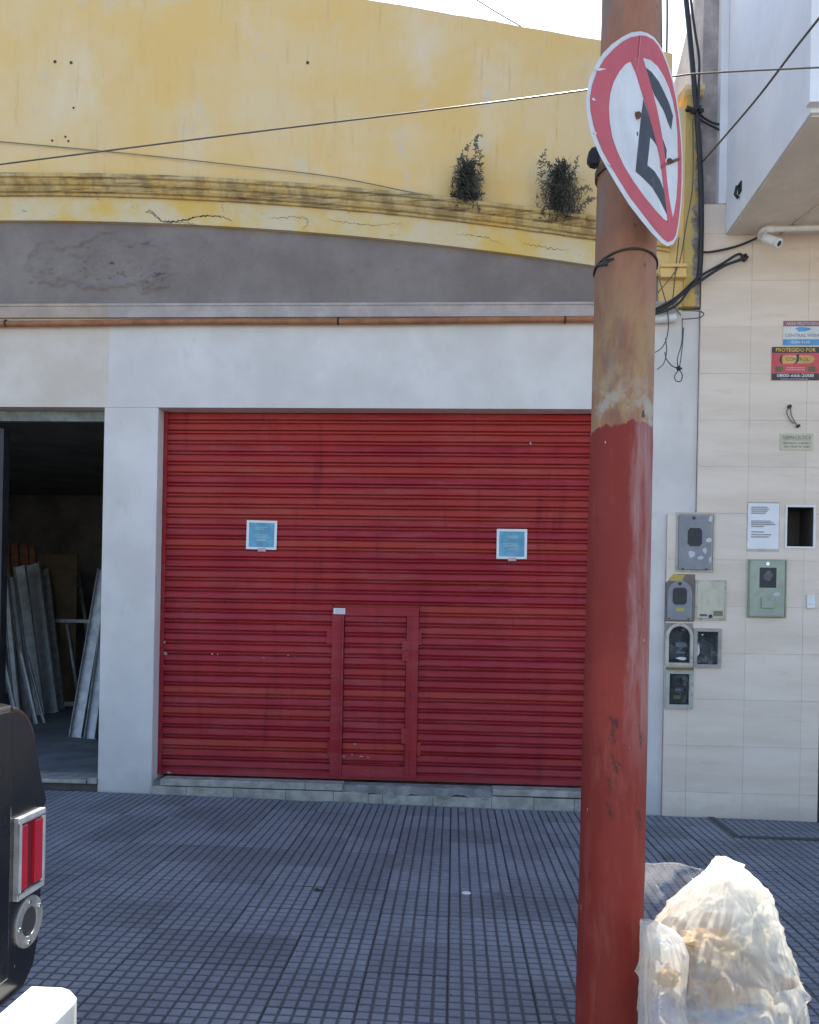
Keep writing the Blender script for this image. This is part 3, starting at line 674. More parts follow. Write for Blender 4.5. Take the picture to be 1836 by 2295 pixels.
# ------------------------------------------------------------------ things inside the open doorway
def lean_profile(label, pa, pb, Y0, Y1, w, d, mat=ALU, name='aluminium_profile', group='aluminium profiles leaning in the doorway', chan=True):
    """pa top, pb foot: places seen through the doorway at depths Y0 (top) and Y1 (foot)"""
    a = W(*pa, Y0); b = W(*pb, Y1); ax = (a - b); L = ax.length; ax.normalize()
    sx = Vector((1, 0, 0)); sx = (sx - ax * sx.dot(ax)).normalized(); sy = ax.cross(sx)
    t = .004
    if chan: sec = [(-w / 2, 0), (-w / 2, -d), (-w / 2 + t, -d), (-w / 2 + t, -t), (w / 2 - t, -t), (w / 2 - t, -d), (w / 2, -d), (w / 2, 0)]
    else: sec = [(-w / 2, 0), (-w / 2, -d), (w / 2, -d), (w / 2, 0)]
    n = len(sec); vs = [b + sx * u + sy * v for u, v in sec] + [a + sx * u + sy * v for u, v in sec]
    fs = [tuple(range(n)), tuple(range(2 * n - 1, n - 1, -1))] + [(i, n + i, n + (i + 1) % n, (i + 1) % n) for i in range(n)]
    return tag(MB().add(vs, fs).build(name, mat, origin=b), label, 'profile', group)
FLZ = .077
def foot_y(px, py):
    d = ray(px, py); return CAMY + d.y * (FLZ - EYE) / d.z
def stand(label, top, foot, w, d, dy=.5, **k): 
    Y1 = foot_y(*foot); return lean_profile(label, top, foot, Y1 + dy, Y1, w, d, **k)
stand('bright wide aluminium channel leaning inside doorway, its top just left of the brown board', (70, 1188), (110, 1502), .23, .07)
stand('aluminium channel leaning inside doorway behind the bright wide one', (94, 1198), (127, 1497), .15, .05)
stand('grey aluminium channel leaning inside doorway left of the bright wide one', (44, 1192), (86, 1506), .17, .06, .3)
stand('narrow aluminium profile leaning at the far left inside doorway', (26, 1215), (62, 1512), .08, .05, .3)
stand('leftmost tall aluminium profile inside the doorway', (10, 1196), (40, 1516), .09, .05, .3)
stand('short bright aluminium profile low at the left inside doorway', (10, 1395), (38, 1524), .05, .03, .2)
stand('short dull aluminium profile low inside doorway beside the short bright one', (44, 1372), (78, 1524), .05, .03, .2)
stand('third short aluminium profile low inside doorway', (58, 1380), (94, 1522), .035, .03, .2)
lean_profile('slim white bar leaning on the brown board inside doorway', (164, 1205), (186, 1340), 6.3, 6.2, .05, .03)
stand('wide aluminium channel leaning on the doorway edge beside the white pilaster', (222, 1200), (162, 1553), .15, .06, .6)
stand('aluminium channel behind the one leaning on the doorway edge', (238, 1230), (192, 1556), .13, .06, .6)
BYB = foot_y(130, 1494) + .35
t = thing('framed_board', 'brown board in a pale aluminium frame leaning at the back of the shop', 'board', tuple(W(130, 1494, BYB)))
r = Rc(84, 1168, 160, 1488, BYB)
m = MB(); m.box(r[0], r[1], BYB, BYB + .03, r[2], r[3]); m.build('board', BOARD, t)
for (a, b, c, d) in ((88, 1304, 200, 1311), (100, 1478, 200, 1487)):
    q = Rc(a, b, c, d, BYB - .04); m = MB(); m.box(q[0], q[1], BYB - .05, BYB - .01, q[2], q[3]); m.build('frame_bar', ALU, t)
for (xa, ya, xb, yb) in ((141, 1314, 166, 1478), (90, 1314, 102, 1478)):
    MB().tube([W(xa, ya, BYB - .04), W(xb, yb, BYB - .04)], .03, 4).build('frame_bar', ALU, t)
for i, (xx, yy) in enumerate(((16, 1150), (34, 1146), (55, 1148), (70, 1152))):
    stand(['leftmost reddish timber batten standing behind the aluminium profiles', 'second reddish timber batten from the left behind the aluminium profiles', 'third reddish timber batten from the left behind the aluminium profiles', 'rightmost reddish timber batten standing behind the aluminium profiles'][i],
          (xx, yy), (xx + 22, 1490), .09, .05, .3, mat=WOODR, name='timber_batten', group='timber battens in the doorway', chan=False)

# ------------------------------------------------------------------ neighbouring building with beige tiles
nb = thing('tiled_building', 'neighbouring building with beige stone tiles and a projecting pale bay above', 'building', (3, 0, 0))
XN1 = 3.004
meter = {'a': (1427, 1084, 1497, 1203), 'b': (1404, 1209, 1462, 1306), 'c': (1464, 1221, 1529, 1306), 'd': (1401, 1312, 1459, 1402),
         'e': (1460, 1323, 1518, 1406), 'f': (1400, 1410, 1459, 1492), 'g': (1574, 1178, 1656, 1301), 'h': (1653, 1064, 1717, 1155)}
TY = -.03
def rect(k): return Rc(*meter[k], TY)
HOLES = [rect(k) for k in ('d', 'e', 'f', 'h')]
HOLES = [(h[0] + .012, h[1] - .012, h[2] + .012, h[3] - .012) for h in HOLES]
ZT2 = W(1500, 430, TY).z
XU = XEND + .004
m = MB()
for z0, z1, x0 in ((-.3, ZJOG, XJOG + .002), (ZJOG, ZT2, XU)):
    for q in rect_minus((x0, XN1, z0, z1), HOLES): m.box(q[0], q[1], -.008, .30, q[2], q[3])
m.build('wall', plain('tile_grout', (.55, .465, .39), .9), nb)
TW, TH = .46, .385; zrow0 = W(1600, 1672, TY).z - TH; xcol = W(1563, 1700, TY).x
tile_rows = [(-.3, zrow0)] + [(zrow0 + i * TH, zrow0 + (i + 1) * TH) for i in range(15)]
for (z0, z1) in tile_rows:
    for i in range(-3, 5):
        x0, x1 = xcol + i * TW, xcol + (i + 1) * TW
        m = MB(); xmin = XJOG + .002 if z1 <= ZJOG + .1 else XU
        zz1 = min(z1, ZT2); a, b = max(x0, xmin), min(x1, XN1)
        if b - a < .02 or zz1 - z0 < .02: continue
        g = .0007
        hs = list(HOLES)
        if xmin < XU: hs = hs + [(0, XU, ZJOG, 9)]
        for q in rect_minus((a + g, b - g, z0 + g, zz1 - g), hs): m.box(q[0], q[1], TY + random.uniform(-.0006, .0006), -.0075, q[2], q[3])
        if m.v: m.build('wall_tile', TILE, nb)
# doorway at the tile wall's far side
m = MB(); m.box(XN1 + .001, XN1 + .06, -.02, .3, -.3, 4.8); m.build('door_jamb', DSTEEL, nb, bevel=.004)
m = MB(); m.box(XN1 + .06, 6, .2, .3, -.3, 4.85); m.build('entrance_back', DARKIN, nb)
# rendered wall above the tiles, party wall behind
m = MB(); m.box(XEND + .003, 6, .04, .30, ZT2, 8.6); m.build('upper_wall', GRYR, nb)
m = MB(); m.prism_x([(.301, -.3), (.301, 7.1), (.45, 6.95), (.75, 6.78), (1.1, 6.66), (2, 6.45), (8, 6.3), (8, -.3)], XEND + .002, 6); m.build('party_wall', PINKR, nb)
BX = W(1527, 495, -.02).x; BZ = W(1527, 495, -.02).z
BP = -1.62
m = MB(); m.box(BX, 6, BP + .002, -.035, BZ + .001, 8.6); m.build('bay', BAYW, nb, bevel=.006)
m = MB(); m.box(BX + .02, 6, BP + .03, -.036, BZ - .008, BZ); m.build('bay_soffit', SOFF, nb)
x0, x1 = W(1515, 300, -.03).x, W(1526, 300, -.03).x
m = MB(); m.box(x0, BX - .001, -.04, .04, ZT2 + .002, 8.6); m.build('corner_strip', BAYW, nb)
xf = W(1706, 100, BP - .05).x
m = MB(); m.box(xf, 6, BP - .06, BP, BZ + .03, 8.6); m.build('bay_front_panel', BAYW, nb, bevel=.004)
hk = W(1560, 398, -.3)
bxh = BX
ty = CAMY + (bxh) / ((W(1560, 398, 0) - Vector((0, CAMY, EYE))).x / 6.8)   # where that sight line meets the bay's side
hp = W(1560, 398, ty)
m = MB(); m.tube([(hp.x + .002, hp.y, hp.z + .03), (hp.x - .03, hp.y, hp.z + .02), (hp.x - .035, hp.y + .02, hp.z - .03), (hp.x - .01, hp.y + .02, hp.z - .06)], .012, 8)
m.box(hp.x - .012, hp.x - .001, hp.y - .03, hp.y + .03, hp.z - .03, hp.z + .05)
tag(m.build('wall_hook', DSTEEL, origin=hp), 'small black iron hook on the side of the pale bay', 'hook')

# ---- meter boxes and covers on the tiled wall
PG = mat_plate('grey_meter_cover', (.25, .26, .285)); PC = mat_plate('cream_meter_cover', (.58, .53, .41), (.40, .35, .27)); PGR = mat_plate('pale_green_meter_cover', (.36, .40, .315), (.27, .28, .22))
FRM = mat_plate('painted_meter_frame', (.52, .49, .43)); FRG = mat_plate('greenish_meter_frame', (.43, .44, .39))
DARK = plain('meter_dark_inside', (.03, .03, .034), .6, var=.4, vs_=20); METER = plain('meter_body_grey', (.10, .10, .115), .5, var=.4, vs_=20)
SCR = plain('torn_sticker_remnant', (.55, .56, .6), .8, var=.2); YEL = plain('faded_yellow_label', (.42, .36, .10), .6, var=.2)
def ring(x0, x1, z0, z1, w, y0, y1):
    m = MB(); m.box(x0, x1, y0, y1, z0, z0 + w); m.box(x0, x1, y0, y1, z1 - w, z1); m.box(x0, x0 + w, y0, y1, z0 + w, z1 - w); m.box(x1 - w, x1, y0, y1, z0 + w, z1 - w); return m
def arch_pts(x0, x1, z0, z1, n=12):
    r = (x1 - x0) / 2; cx = (x0 + x1) / 2; cz = z1 - r
    return [(x0, z0), (x1, z0)] + [(cx + r * math.cos(math.pi * i / n), cz + r * math.sin(math.pi * i / n)) for i in range(n + 1)]
def oct_pts(cx, cz, w, h, c=.3):
    a, b = w / 2, h / 2; k = c
    return [(cx - a, cz - b * (1 - k)), (cx - a * (1 - k), cz - b), (cx + a * (1 - k), cz - b), (cx + a, cz - b * (1 - k)), (cx + a, cz + b * (1 - k)), (cx + a * (1 - k), cz + b), (cx - a * (1 - k), cz + b), (cx - a, cz + b * (1 - k))]
def screw(t, x, z, Y, r=.007, mat=DSTEEL): MB().tube([(x, Y - .006, z), (x, Y + .002, z)], r, 8).build('screw', mat, t)
def rag(x0, x1, z0, z1, y, seed):
    rr = random.Random(seed); pts = []
    for i in range(10):
        a = 2 * math.pi * i / 10; s = rr.uniform(.55, 1); pts.append(((x0 + x1) / 2 + math.cos(a) * (x1 - x0) / 2 * s, (z0 + z1) / 2 + math.sin(a) * (z1 - z0) / 2 * s))
    return MB().prism_y(pts, y - .0008, y)
GRP = 'utility meter boxes on the tiled wall'
# a: grey plate with octagonal window
x0, x1, z0, z1 = rect('a'); t = thing('meter_box', 'grey rectangular meter cover with dark round window, topmost by the wall corner', 'meter box', (x0, TY, z0), GRP)
ring(x0 - .012, x1 + .03, z0 - .005, z1 + .018, .014, TY - .012, .0).build('frame', FRM, t)
m = MB(); m.box(x0 + .003, x1, TY - .025, TY + .02, z0 + .01, z1 - .006); m.build('cover', PG, t, bevel=.006)
cx = (x0 + x1) / 2 - .002; cz = z1 - (z1 - z0) * .40
MB().prism_y(oct_pts(cx, cz, .115, .15), TY - .027, TY - .02).build('window', DARK, t)
for i, (u, v, w, h) in enumerate(((.25, .22, .12, .09), (.55, .20, .1, .05), (.72, .30, .06, .07), (.80, .50, .08, .06), (.90, .12, .05, .1), (.88, .85, .06, .09))):
    xx, zz = x0 + (x1 - x0) * u, z0 + (z1 - z0) * v; rag(xx, xx + w * .7, zz, zz + h * .8, TY - .0255, i + 3).build('sticker_remnant', SCR, t)
screw(t, cx - .01, z1 - .03, TY - .027, .012); screw(t, x0 + .04, z0 + .018, TY - .027); screw(t, x1 - .04, z0 + .018, TY - .027)
# b: arched grey cover with window, old yellow plaster above
x0, x1, z0, z1 = rect('b'); t = thing('meter_box', 'small arched grey meter cover with dark round window, below the topmost grey one', 'meter box', (x0, TY, z0), GRP)
m = MB(); m.prism_y([(x0 - .004, z0 - .012), (x1 + .004, z0 - .012), (x1 + .004, z1), (x0 + .06, z1), (x0 - .004, z1 - .07)], TY - .004, .004); m.build('backing', plain('brown_recess_plaster', (.22, .18, .16), .9), t)
rag(x0 - .005, x0 + .16, z1 - .075, z1 + .012, TY - .005, 8).build('paint_patch', plain('old_yellow_paint', (.5, .37, .10), .9), t)
MB().prism_y(arch_pts(x0 + .003, x1 - .022, z0, z1 - .055), TY - .02, -.005).build('cover', PG, t, bevel=.004)
cx = (x0 + x1) / 2 - .01; cz = z0 + (z1 - z0) * .52
MB().prism_y(oct_pts(cx, cz, .115, .14), TY - .022, TY - .015).build('window', DARK, t)
m = MB(); m.box(cx - .03, cx + .04, TY - .022, TY - .0195, z0 + .072, z0 + .102); m.build('label', YEL, t)
screw(t, cx, z1 - .08, TY - .021, .014); screw(t, x0 + .02, z0 + .012, TY - .021); screw(t, x1 - .05, z0 + .012, TY - .021)
# c: cream cover
x0, x1, z0, z1 = rect('c'); t = thing('meter_box', 'cream square meter cover with small dark lock at its lower edge', 'meter box', (x0, TY, z0), GRP)
ring(x0, x1, z0, z1, .012, TY - .012, .0).build('frame', FRM, t)
m = MB(); m.box(x0 + .013, x1 - .014, TY - .016, TY + .01, z0 + .013, z1 - .013); m.build('cover', PC, t, bevel=.004)
ring(x0 + .05, x1 - .06, z0 + .10, z1 - .11, .006, TY - .0185, TY - .0162).build('embossed_square', PC, t)
m = MB(); m.box(x1 - .105, x1 - .03, TY - .0185, TY - .0155, z0 + .035, z0 + .078); m.build('label', plain('olive_label', (.20, .20, .12), .6), t)
m = MB(); m.box(x0 + .035, x0 + .095, TY - .018, TY - .0155, z0 + .032, z0 + .05); m.build('name_plate', METER, t); screw(t, x0 + .122, z0 + .032, TY - .017, .016)
# d: arched glazed
def glazed(k, label, arched, frame, fw):
    x0, x1, z0, z1 = rect(k); t = thing('meter_box', label, 'meter box', (x0, TY, z0), GRP)
    a, b, c, d = x0 + .0125, x1 - .0125, z0 + .0125, z1 - .0125
    m = MB(); m.add([(a, TY, c), (b, TY, c), (b, TY, d), (a, TY, d), (a, .12, c), (b, .12, c), (b, .12, d), (a, .12, d)], [(0, 1, 5, 4), (1, 2, 6, 5), (2, 3, 7, 6), (3, 0, 4, 7), (4, 5, 6, 7)]); m.build('housing', DARK, t)
    if arched:
        o = arch_pts(x0, x1, z0, z1, 16); i = arch_pts(x0 + fw, x1 - fw, z0 + fw, z1 - fw, 16); n = len(o); y0, y1 = TY - .02, TY + .01
        vs = [(x, y0, z) for x, z in o] + [(x, y0, z) for x, z in i] + [(x, y1, z) for x, z in o] + [(x, y1, z) for x, z in i]; fs = []
        for q in range(n):
            p = (q + 1) % n; fs += [(q, p, n + p, n + q), (q, 2 * n + q, 2 * n + p, p), (n + q, n + p, 3 * n + p, 3 * n + q)]
        MB().add(vs, fs).build('frame', frame, t)
        cor = MB(); r = (x1 - x0) / 2
        for s in (0, 1):
            ctr = ((x0 + x1) / 2, z1 - r); pts = [(x0, z1) if s == 0 else (x1, z1)]
            pts += [(ctr[0] + r * math.cos(math.pi * (1 - j / 12) if s == 0 else math.pi * j / 12), ctr[1] + r * math.sin(math.pi * j / 12)) for j in range(7)]
            cor.prism_y(pts, TY - .004, TY + .004)
        cor.build('spandrel', plain('brown_spandrel_plaster', (.30, .25, .22), .9), t)
        MB().prism_y(i, TY - .003, TY).build('pane', GLASS, t)
    else:
        ring(x0, x1, z0, z1, fw, TY - .02, TY + .01).build('frame', frame, t)
        MB().box(x0 + fw, x1 - fw, TY - .004, TY - .001, z0 + fw, z1 - fw).build('pane', GLASS, t)
    return t, x0, x1, z0, z1
t, x0, x1, z0, z1 = glazed('d', 'arched glazed meter box with pale frame, left of the plain square glazed one', True, FRM, .026)
cx = (x0 + x1) / 2
m = MB(); m.box(cx - .06, cx + .06, .03, .1, z0 + .05, z0 + .16); m.box(cx - .05, cx + .05, .05, .1, z0 + .18, z0 + .28); m.build('meter', METER, t, bevel=.008)
rag(cx - .02, cx + .08, z0 + .14, z0 + .21, .025, 2).build('paper_tag', SCR, t); rag(cx - .03, cx + .07, z0 + .045, z0 + .075, TY - .0035, 5).build('paint_smear', SCR, t)
MB().box(cx, cx + .07, .026, .0295, z0 + .10, z0 + .115).build('label', SCR, t)
t, x0, x1, z0, z1 = glazed('e', 'square glazed meter box with thin grey-beige frame, set right of the arched glazed one', False, plain('beige_meter_frame', (.36, .33, .29), .7), .028)
cx = (x0 + x1) / 2
MB().tube([(cx + .01, .10, z0 + .16), (cx + .01, .03, z0 + .16)], .065, 16).build('meter', METER, t)
m = MB(); m.box(cx - .06, cx + .06, .04, .1, z0 + .035, z0 + .085); m.build('terminal_block', METER, t, bevel=.006)
rag(cx - .09, cx - .055, z0 + .07, z0 + .22, TY - .0055, 7).build('paint_smear', SCR, t); rag(cx - .05, cx - .03, z1 - .065, z1 - .045, TY - .0055, 1).build('paint_smear', SCR, t)
t, x0, x1, z0, z1 = glazed('f', 'lowest glazed meter box with greenish frame beside the white wall', False, FRG, .034)
cx = (x0 + x1) / 2
m = MB(); m.box(cx - .07, cx + .07, .02, .1, z0 + .04, z0 + .17); m.box(cx - .035, cx + .035, .05, .1, z0 + .18, z0 + .25); m.build('meter', DARK, t, bevel=.01)
m = MB(); m.box(cx - .03, cx + .03, .015, .0195, z0 + .075, z0 + .105); m.build('label', YEL, t)
m = MB(); m.box(x0 + .01, x1 - .005, TY - .035, TY + .0, z1 + .001, z1 + .018); m.build('lid_edge', plain('brown_wood_strip', (.16, .12, .05), .8), t)
# g: green box
x0, x1, z0, z1 = rect('g'); t = thing('meter_box', 'pale green meter box with a glazed window under the taped paper notice', 'meter box', (x0, TY, z0), GRP)
ring(x0, x1, z0, z1, .01, TY - .012, .0).build('frame', PGR, t)
m = MB(); m.box(x0 + .006, x1 - .026, TY - .04, TY + .005, z0 + .006, z1 - .012); m.build('door', PGR, t, bevel=.012)
wx, wX, wz, wZ = Rc(1615, 1196, 1652, 1240, TY)[0] - .02, 0, 0, 0
q = Rc(1596, 1196, 1631, 1238, TY); m = MB(); m.box(q[0], q[1], TY - .042, TY - .0385, q[2], q[3]); m.build('window', DARK, t)
rag(q[0] + .02, q[1] - .01, q[2] + .05, q[3] - .005, TY - .0425, 4).build('window_glint', METER, t)
q = Rc(1599, 1257, 1625, 1281, TY); m = MB(); m.box(q[0], q[1], TY - .052, TY - .038, q[2], q[3]); m.build('lock_flap', PGR, t, bevel=.004)
q = Rc(1622, 1246, 1640, 1257, TY); rag(q[0], q[1], q[2], q[3], TY - .0412, 6).build('sticker_remnant', SCR, t)
q = W(1613, 1188, TY); MB().disc_ring((q.x, TY - .040, q.z), (0, -1, 0), .006, .013, 14, .004).build('lock_ring', CHROME, t)
# h: open niche
x0, x1, z0, z1 = rect('h'); t = thing('wall_niche', 'open dark niche with a white frame in the tiled wall', 'niche', (x0, TY, z0))
a, b, c, d = x0 + .0125, x1 - .0125, z0 + .0125, z1 - .0125
m = MB(); m.add([(a, TY, c), (b, TY, c), (b, TY, d), (a, TY, d), (a, .24, c), (b, .24, c), (b, .24, d), (a, .24, d)], [(0, 1, 5, 4), (1, 2, 6, 5), (2, 3, 7, 6), (3, 0, 4, 7), (4, 5, 6, 7)]); m.build('recess', plain('dark_niche_lining', (.075, .06, .05), .8), t)
ring(x0, x1, z0, z1, .016, TY - .008, TY + .004).build('frame', WPAINT, t)
# paper notice in a plastic sleeve
r = Rc(1573, 1058, 1641, 1162, TY); t = thing('taped_notice', 'crumpled white paper notice taped above the pale green meter box', 'notice', (r[0], TY, r[2]))
vs = []; fs = []
for i in range(13):
    for j in range(19):
        vs.append((r[0] + .004 + (r[1] - r[0] - .008) * i / 12, TY - .006 - .004 * mnoise.fractal((i * .35, j * .3, 2), .7, 2, 3), r[2] + .022 + (r[3] - r[2] - .03) * j / 18))
for i in range(12):
    for j in range(18): a = i * 19 + j; fs.append((a, a + 19, a + 20, a + 1))
MB().add(vs, fs, True).build('sheet', PAPER, t)
MB().box(r[0] - .001, r[1] + .002, TY - .0022, TY - .0006, r[2], r[3] + .004).build('plastic_sleeve', plain('yellowed_sleeve', (.47, .42, .36), .25), t)
INK = plain('grey_ink', (.22, .22, .25), .7, bump=0); m = MB(); rt = random.Random(5); w = r[1] - r[0]; h = r[3] - r[2]
for v, l in ((.90, .5), (.86, .55), (.82, .5), (.78, .45), (.62, .6), (.585, .7), (.55, .75), (.51, .4), (.40, .4), (.345, .62), (.30, .55)):
    m.box(r[0] + w * .12, r[0] + w * (.12 + l), TY - .0125, TY - .0118, r[2] + h * v - .0032, r[2] + h * v + .0032)
m.build('printed_lines', INK, t)
# doorbell
r = Rc(1698, 1253, 1715, 1281, TY); t = thing('doorbell', 'small white doorbell push beside the pale green meter box', 'doorbell', (r[0], TY, r[2]))
m = MB(); m.box(r[0], r[1], TY - .018, TY, r[2], r[3]); m.build('case', WPAINT, t, bevel=.004)
m = MB(); m.box(r[0] + .018, r[1] - .018, TY - .023, TY - .017, r[2] + .03, r[2] + .055); m.build('button', PAPER, t, bevel=.003)

# signs on the tiled wall
def board(name, label, px, mat, thick=.006):
    r = Rc(*px, TY); t = thing(name, label, 'sign', (r[0], TY, r[2])); MB().box(r[0], r[1], TY - thick, TY - .0005, r[2], r[3]).build('panel', mat, t); return t, r
SW = plain('sun_faded_white_print', (.62, .62, .63), .6, var=.1); MAUVE = plain('faded_mauve_print', (.28, .13, .15), .6); LBL = plain('faded_blue_print', (.10, .33, .62), .6)
PINKW = plain('faded_pink_letter', (.62, .48, .50), .6); GRL = plain('grey_letter', (.27, .26, .28), .6)
t, r = board('alarm_sign', 'white alarm sign with mauve header and blue footer above the red alarm sign', (1649, 676, 1730, 727), SW)
w, h = r[1] - r[0], r[3] - r[2]; y = TY - .0062
MB().box(r[0], r[1], y - .0005, y, r[3] - h * .23, r[3]).build('header_band', MAUVE, t)
MB().box(r[0], r[1], y - .0005, y, r[2], r[2] + h * .24).build('footer_band', LBL, t)
text_part('writing', 'AREA PROTEGIDA', r[0] + w * .5, r[3] - h * .115, w * .86, h * .13, y - .001, PINKW, t, .012)
text_part('writing', 'CENTRAL VIGIA', r[0] + w * .5, r[2] + h * .40, w * .9, h * .14, y - .001, GRL, t, .012)
text_part('writing', '4204-3600', r[0] + w * .45, r[2] + h * .12, w * .5, h * .12, y - .001, SW, t, .01)
bl = [(.30, .66), (.36, .72), (.42, .745), (.55, .74), (.66, .71), (.73, .66), (.66, .61), (.58, .57), (.50, .56), (.42, .55), (.36, .57), (.38, .62)]
MB().prism_y([(r[0] + w * a, r[2] + h * b) for a, b in bl], y - .0012, y).build('emblem', LBL, t)
RDS = plain('faded_red_print', (.60, .09, .10), .55, var=.2); BKS = plain('faded_black_print', (.05, .045, .045), .55); YLP = plain('yellow_print', (.68, .48, .08), .55); GLD = plain('gold_print', (.62, .36, .12), .55)
t, r = board('alarm_sign', 'red and black alarm sign with yellow lettering and a phone number', (1625, 731, 1725, 801), RDS)
w, h = r[1] - r[0], r[3] - r[2]
MB().box(r[0], r[1], y - .0005, y, r[3] - h * .18, r[3]).build('header_band', BKS, t)
MB().box(r[0], r[1], y - .0005, y, r[2], r[2] + h * .20).build('footer_band', BKS, t)
text_part('writing', 'PROTEGIDO POR', r[0] + w * .5, r[3] - h * .09, w * .84, h * .11, y - .001, YLP, t, .02)
text_part('writing', '0800-666-2008', r[0] + w * .5, r[2] + h * .14, w * .78, h * .095, y - .001, SW, t, .02)
text_part('writing', 'www.control.com.ar', r[0] + w * .48, r[2] + h * .04, w * .58, h * .045, y - .001, SW, t)
MB().prism_y([(r[0] + w * a, r[2] + h * b) for a, b in ((.22, .50), (.78, .50), (.86, .54), (.90, .64), (.86, .73), (.78, .75), (.22, .75))], y - .0006, y).build('gold_bar', GLD, t)
text_part('writing', 'CONTROL', r[0] + w * .54, r[2] + h * .63, w * .48, h * .10, y - .001, BKS, t)
for cx_, fl in ((.20, 1), (.53, -1)):
    pts = [(cx_ + .07, .80), (cx_ - .01, .74), (cx_ - .045, .62), (cx_ - .01, .50), (cx_ + .03, .47), (cx_ + .0, .62), (cx_ + .025, .74)] if fl > 0 else [(cx_ + .04, .80), (cx_ - .02, .76), (cx_ + .0, .62), (cx_ - .045, .50), (cx_ - .08, .47), (cx_ - .02, .49), (cx_ + .045, .60)]
    MB().prism_y([(r[0] + w * a, r[2] + h * b) for a, b in pts], y - .0014, y).build('emblem_stroke', BKS, t)
for a in (.08, .76):
    MB().box(r[0] + w * a, r[0] + w * (a + .16), y - .0008, y, r[2] + h * .25, r[2] + h * .42).build('inset_picture', plain('olive_picture_print', (.16, .13, .07), .6), t)
m = MB()
for v in (.30, .36): m.box(r[0] + w * .3, r[0] + w * .7, y - .0008, y, r[2] + h * v, r[2] + h * v + .006)
m.build('printed_lines', PINKW, t)
CRM = plain('cream_plate', (.52, .49, .36), .5, var=.1); DGR = plain('dark_olive_letter', (.14, .13, .10), .6, bump=0)
t, r = board('name_plate', 'cream pharmacist name plate with dark lettering under the dangling wire', (1643, 913, 1712, 948), CRM)
w, h = r[1] - r[0], r[3] - r[2]
text_part('writing', 'FARMACEUTICA', r[0] + w * .5, r[3] - h * .24, w * .86, h * .22, y - .001, DGR, t)
text_part('writing', 'VERONICA L. A BLANCO', r[0] + w * .5, r[3] - h * .58, w * .86, h * .13, y - .001, DGR, t)
text_part('writing', 'MAT. PROV. Nº 13003', r[0] + w * .5, r[3] - h * .80, w * .78, h * .13, y - .001, DGR, t)
MB().box(r[0] + w * .07, r[1] - w * .07, y - .0008, y, r[3] - h * .40, r[3] - h * .385).build('rule_line', DGR, t)
# dangling wire
t = thing('dangling_wire', 'short dark wire loop dangling from the tiled wall above the cream name plate', 'wire', tuple(W(1663, 856, TY)))
def wp(l, Y): return [W(a, b, Y) for a, b in l]
for l in (((1662, 858), (1657, 868), (1664, 884), (1674, 892)), ((1665, 858), (1667, 874), (1674, 888), (1680, 896))):
    MB().tube(catmull(wp(l, TY - .015)), .0035, 6).build('strand', GREYC, t)
c_ = W(1663, 856, TY - .01); MB().tube([(c_.x, TY, c_.z), (c_.x, TY - .02, c_.z)], .016, 8).build('plug', DSTEEL, t)
c_ = W(1681, 897, TY - .015); MB().tube([(c_.x - .012, c_.y, c_.z - .008), (c_.x + .012, c_.y, c_.z + .006)], .011, 8).build('taped_end', BLACKR, t)

# security camera and white conduit
t = thing('security_camera', 'white bullet security camera hanging from the conduit on the tiled wall', 'camera', tuple(W(1625, 497, TY)))
a = W(1608, 500, -.18); b = W(1640, 512, -.28); ax = (b - a).normalized()
MB().tube([a, a + ax * .02, b - ax * .01], [.030, .036, .036], 16).build('body', WPAINT, t)
MB().tube([b - ax * .012, b + ax * .006, b + ax * .007], [.0385, .0385, .030], 16).build('shield_rim', PAPER, t)
MB().tube([b + ax * .003, b + ax * .0085], [.028, .020], 16).build('lens', DARK, t)
MB().tube(catmull([W(1612, 484, -.22), W(1613, 494, -.20), a + ax * .05]), .010, 8).build('bracket', WPAINT, t)
t = thing('conduit', 'white conduit pipe running under the pale bay above the security camera', 'conduit', tuple(W(1610, 488, TY)))
MB().tube(catmull([W(1601, 500, -.10), W(1604, 488, -.17), W(1616, 482.5, -.22), W(1660, 481.5, -.22), W(1700, 480.5, -.22), W(1800, 478, -.22)]), .022, 12).build('pipe', WPAINT, t)
MB().tube([W(1612, 482.7, -.22), W(1630, 482.2, -.22)], .027, 12).build('elbow_collar', WPAINT, t)
a = W(1700, 468, -.08); tag(MB().tube([(a.x - .2, -.06, BZ - .016), (a.x + .12, BP + .2, BZ - .016)], .012, 8).build('ceiling_conduit', SOFF, origin=(a.x, -.06, BZ - .02)), 'thin beige conduit running across the underside of the pale bay', 'conduit')

# ------------------------------------------------------------------ cables
def cable(name, label, pts, r, mat=BLACKR, cat='cable', n=12, grp='cables on the facades'):
    return tag(MB().tube(catmull(pts, n), r, 6).build(name, mat, origin=pts[0]), label, cat, grp)
cable('overhead_cable', 'dark overhead cable crossing before the yellow wall and passing behind the round sign', [W(-150, 365, -2.6), W(0, 346, -2.6), W(500, 282, -2.6), W(900, 233, -2.6), W(1232, 190, -2.6), W(1425, 160, -2.6), W(1500, 153, -2.6), W(1725, 142, -2.6), W(1900, 136, -2.6)], .0042, plain('brown_cable_sheath', (.11, .085, .07), .45, bump=0))
cable('wall_wire', 'thin grey wire sloping down across the yellow wall towards the ferns', [W(-60, 292, -.05), W(0, 298, -.05), W(250, 321, -.05), W(500, 348, -.06), W(700, 372, -.06), W(864, 404, -.07), W(980, 424, -.09), W(1120, 446, -.12), W(1255, 466, -.14)], .0045, plain('dusty_wire', (.27, .21, .13), .7, bump=0))
cable('roof_wire', 'thin wire against the sky rising from behind the parapet', [W(1100, 58, 1.2), W(1088, 50, 1.2), W(1040, 22, 1.2), W(1005, 0, 1.2), W(960, -24, 1.2)], .006, GREYC)
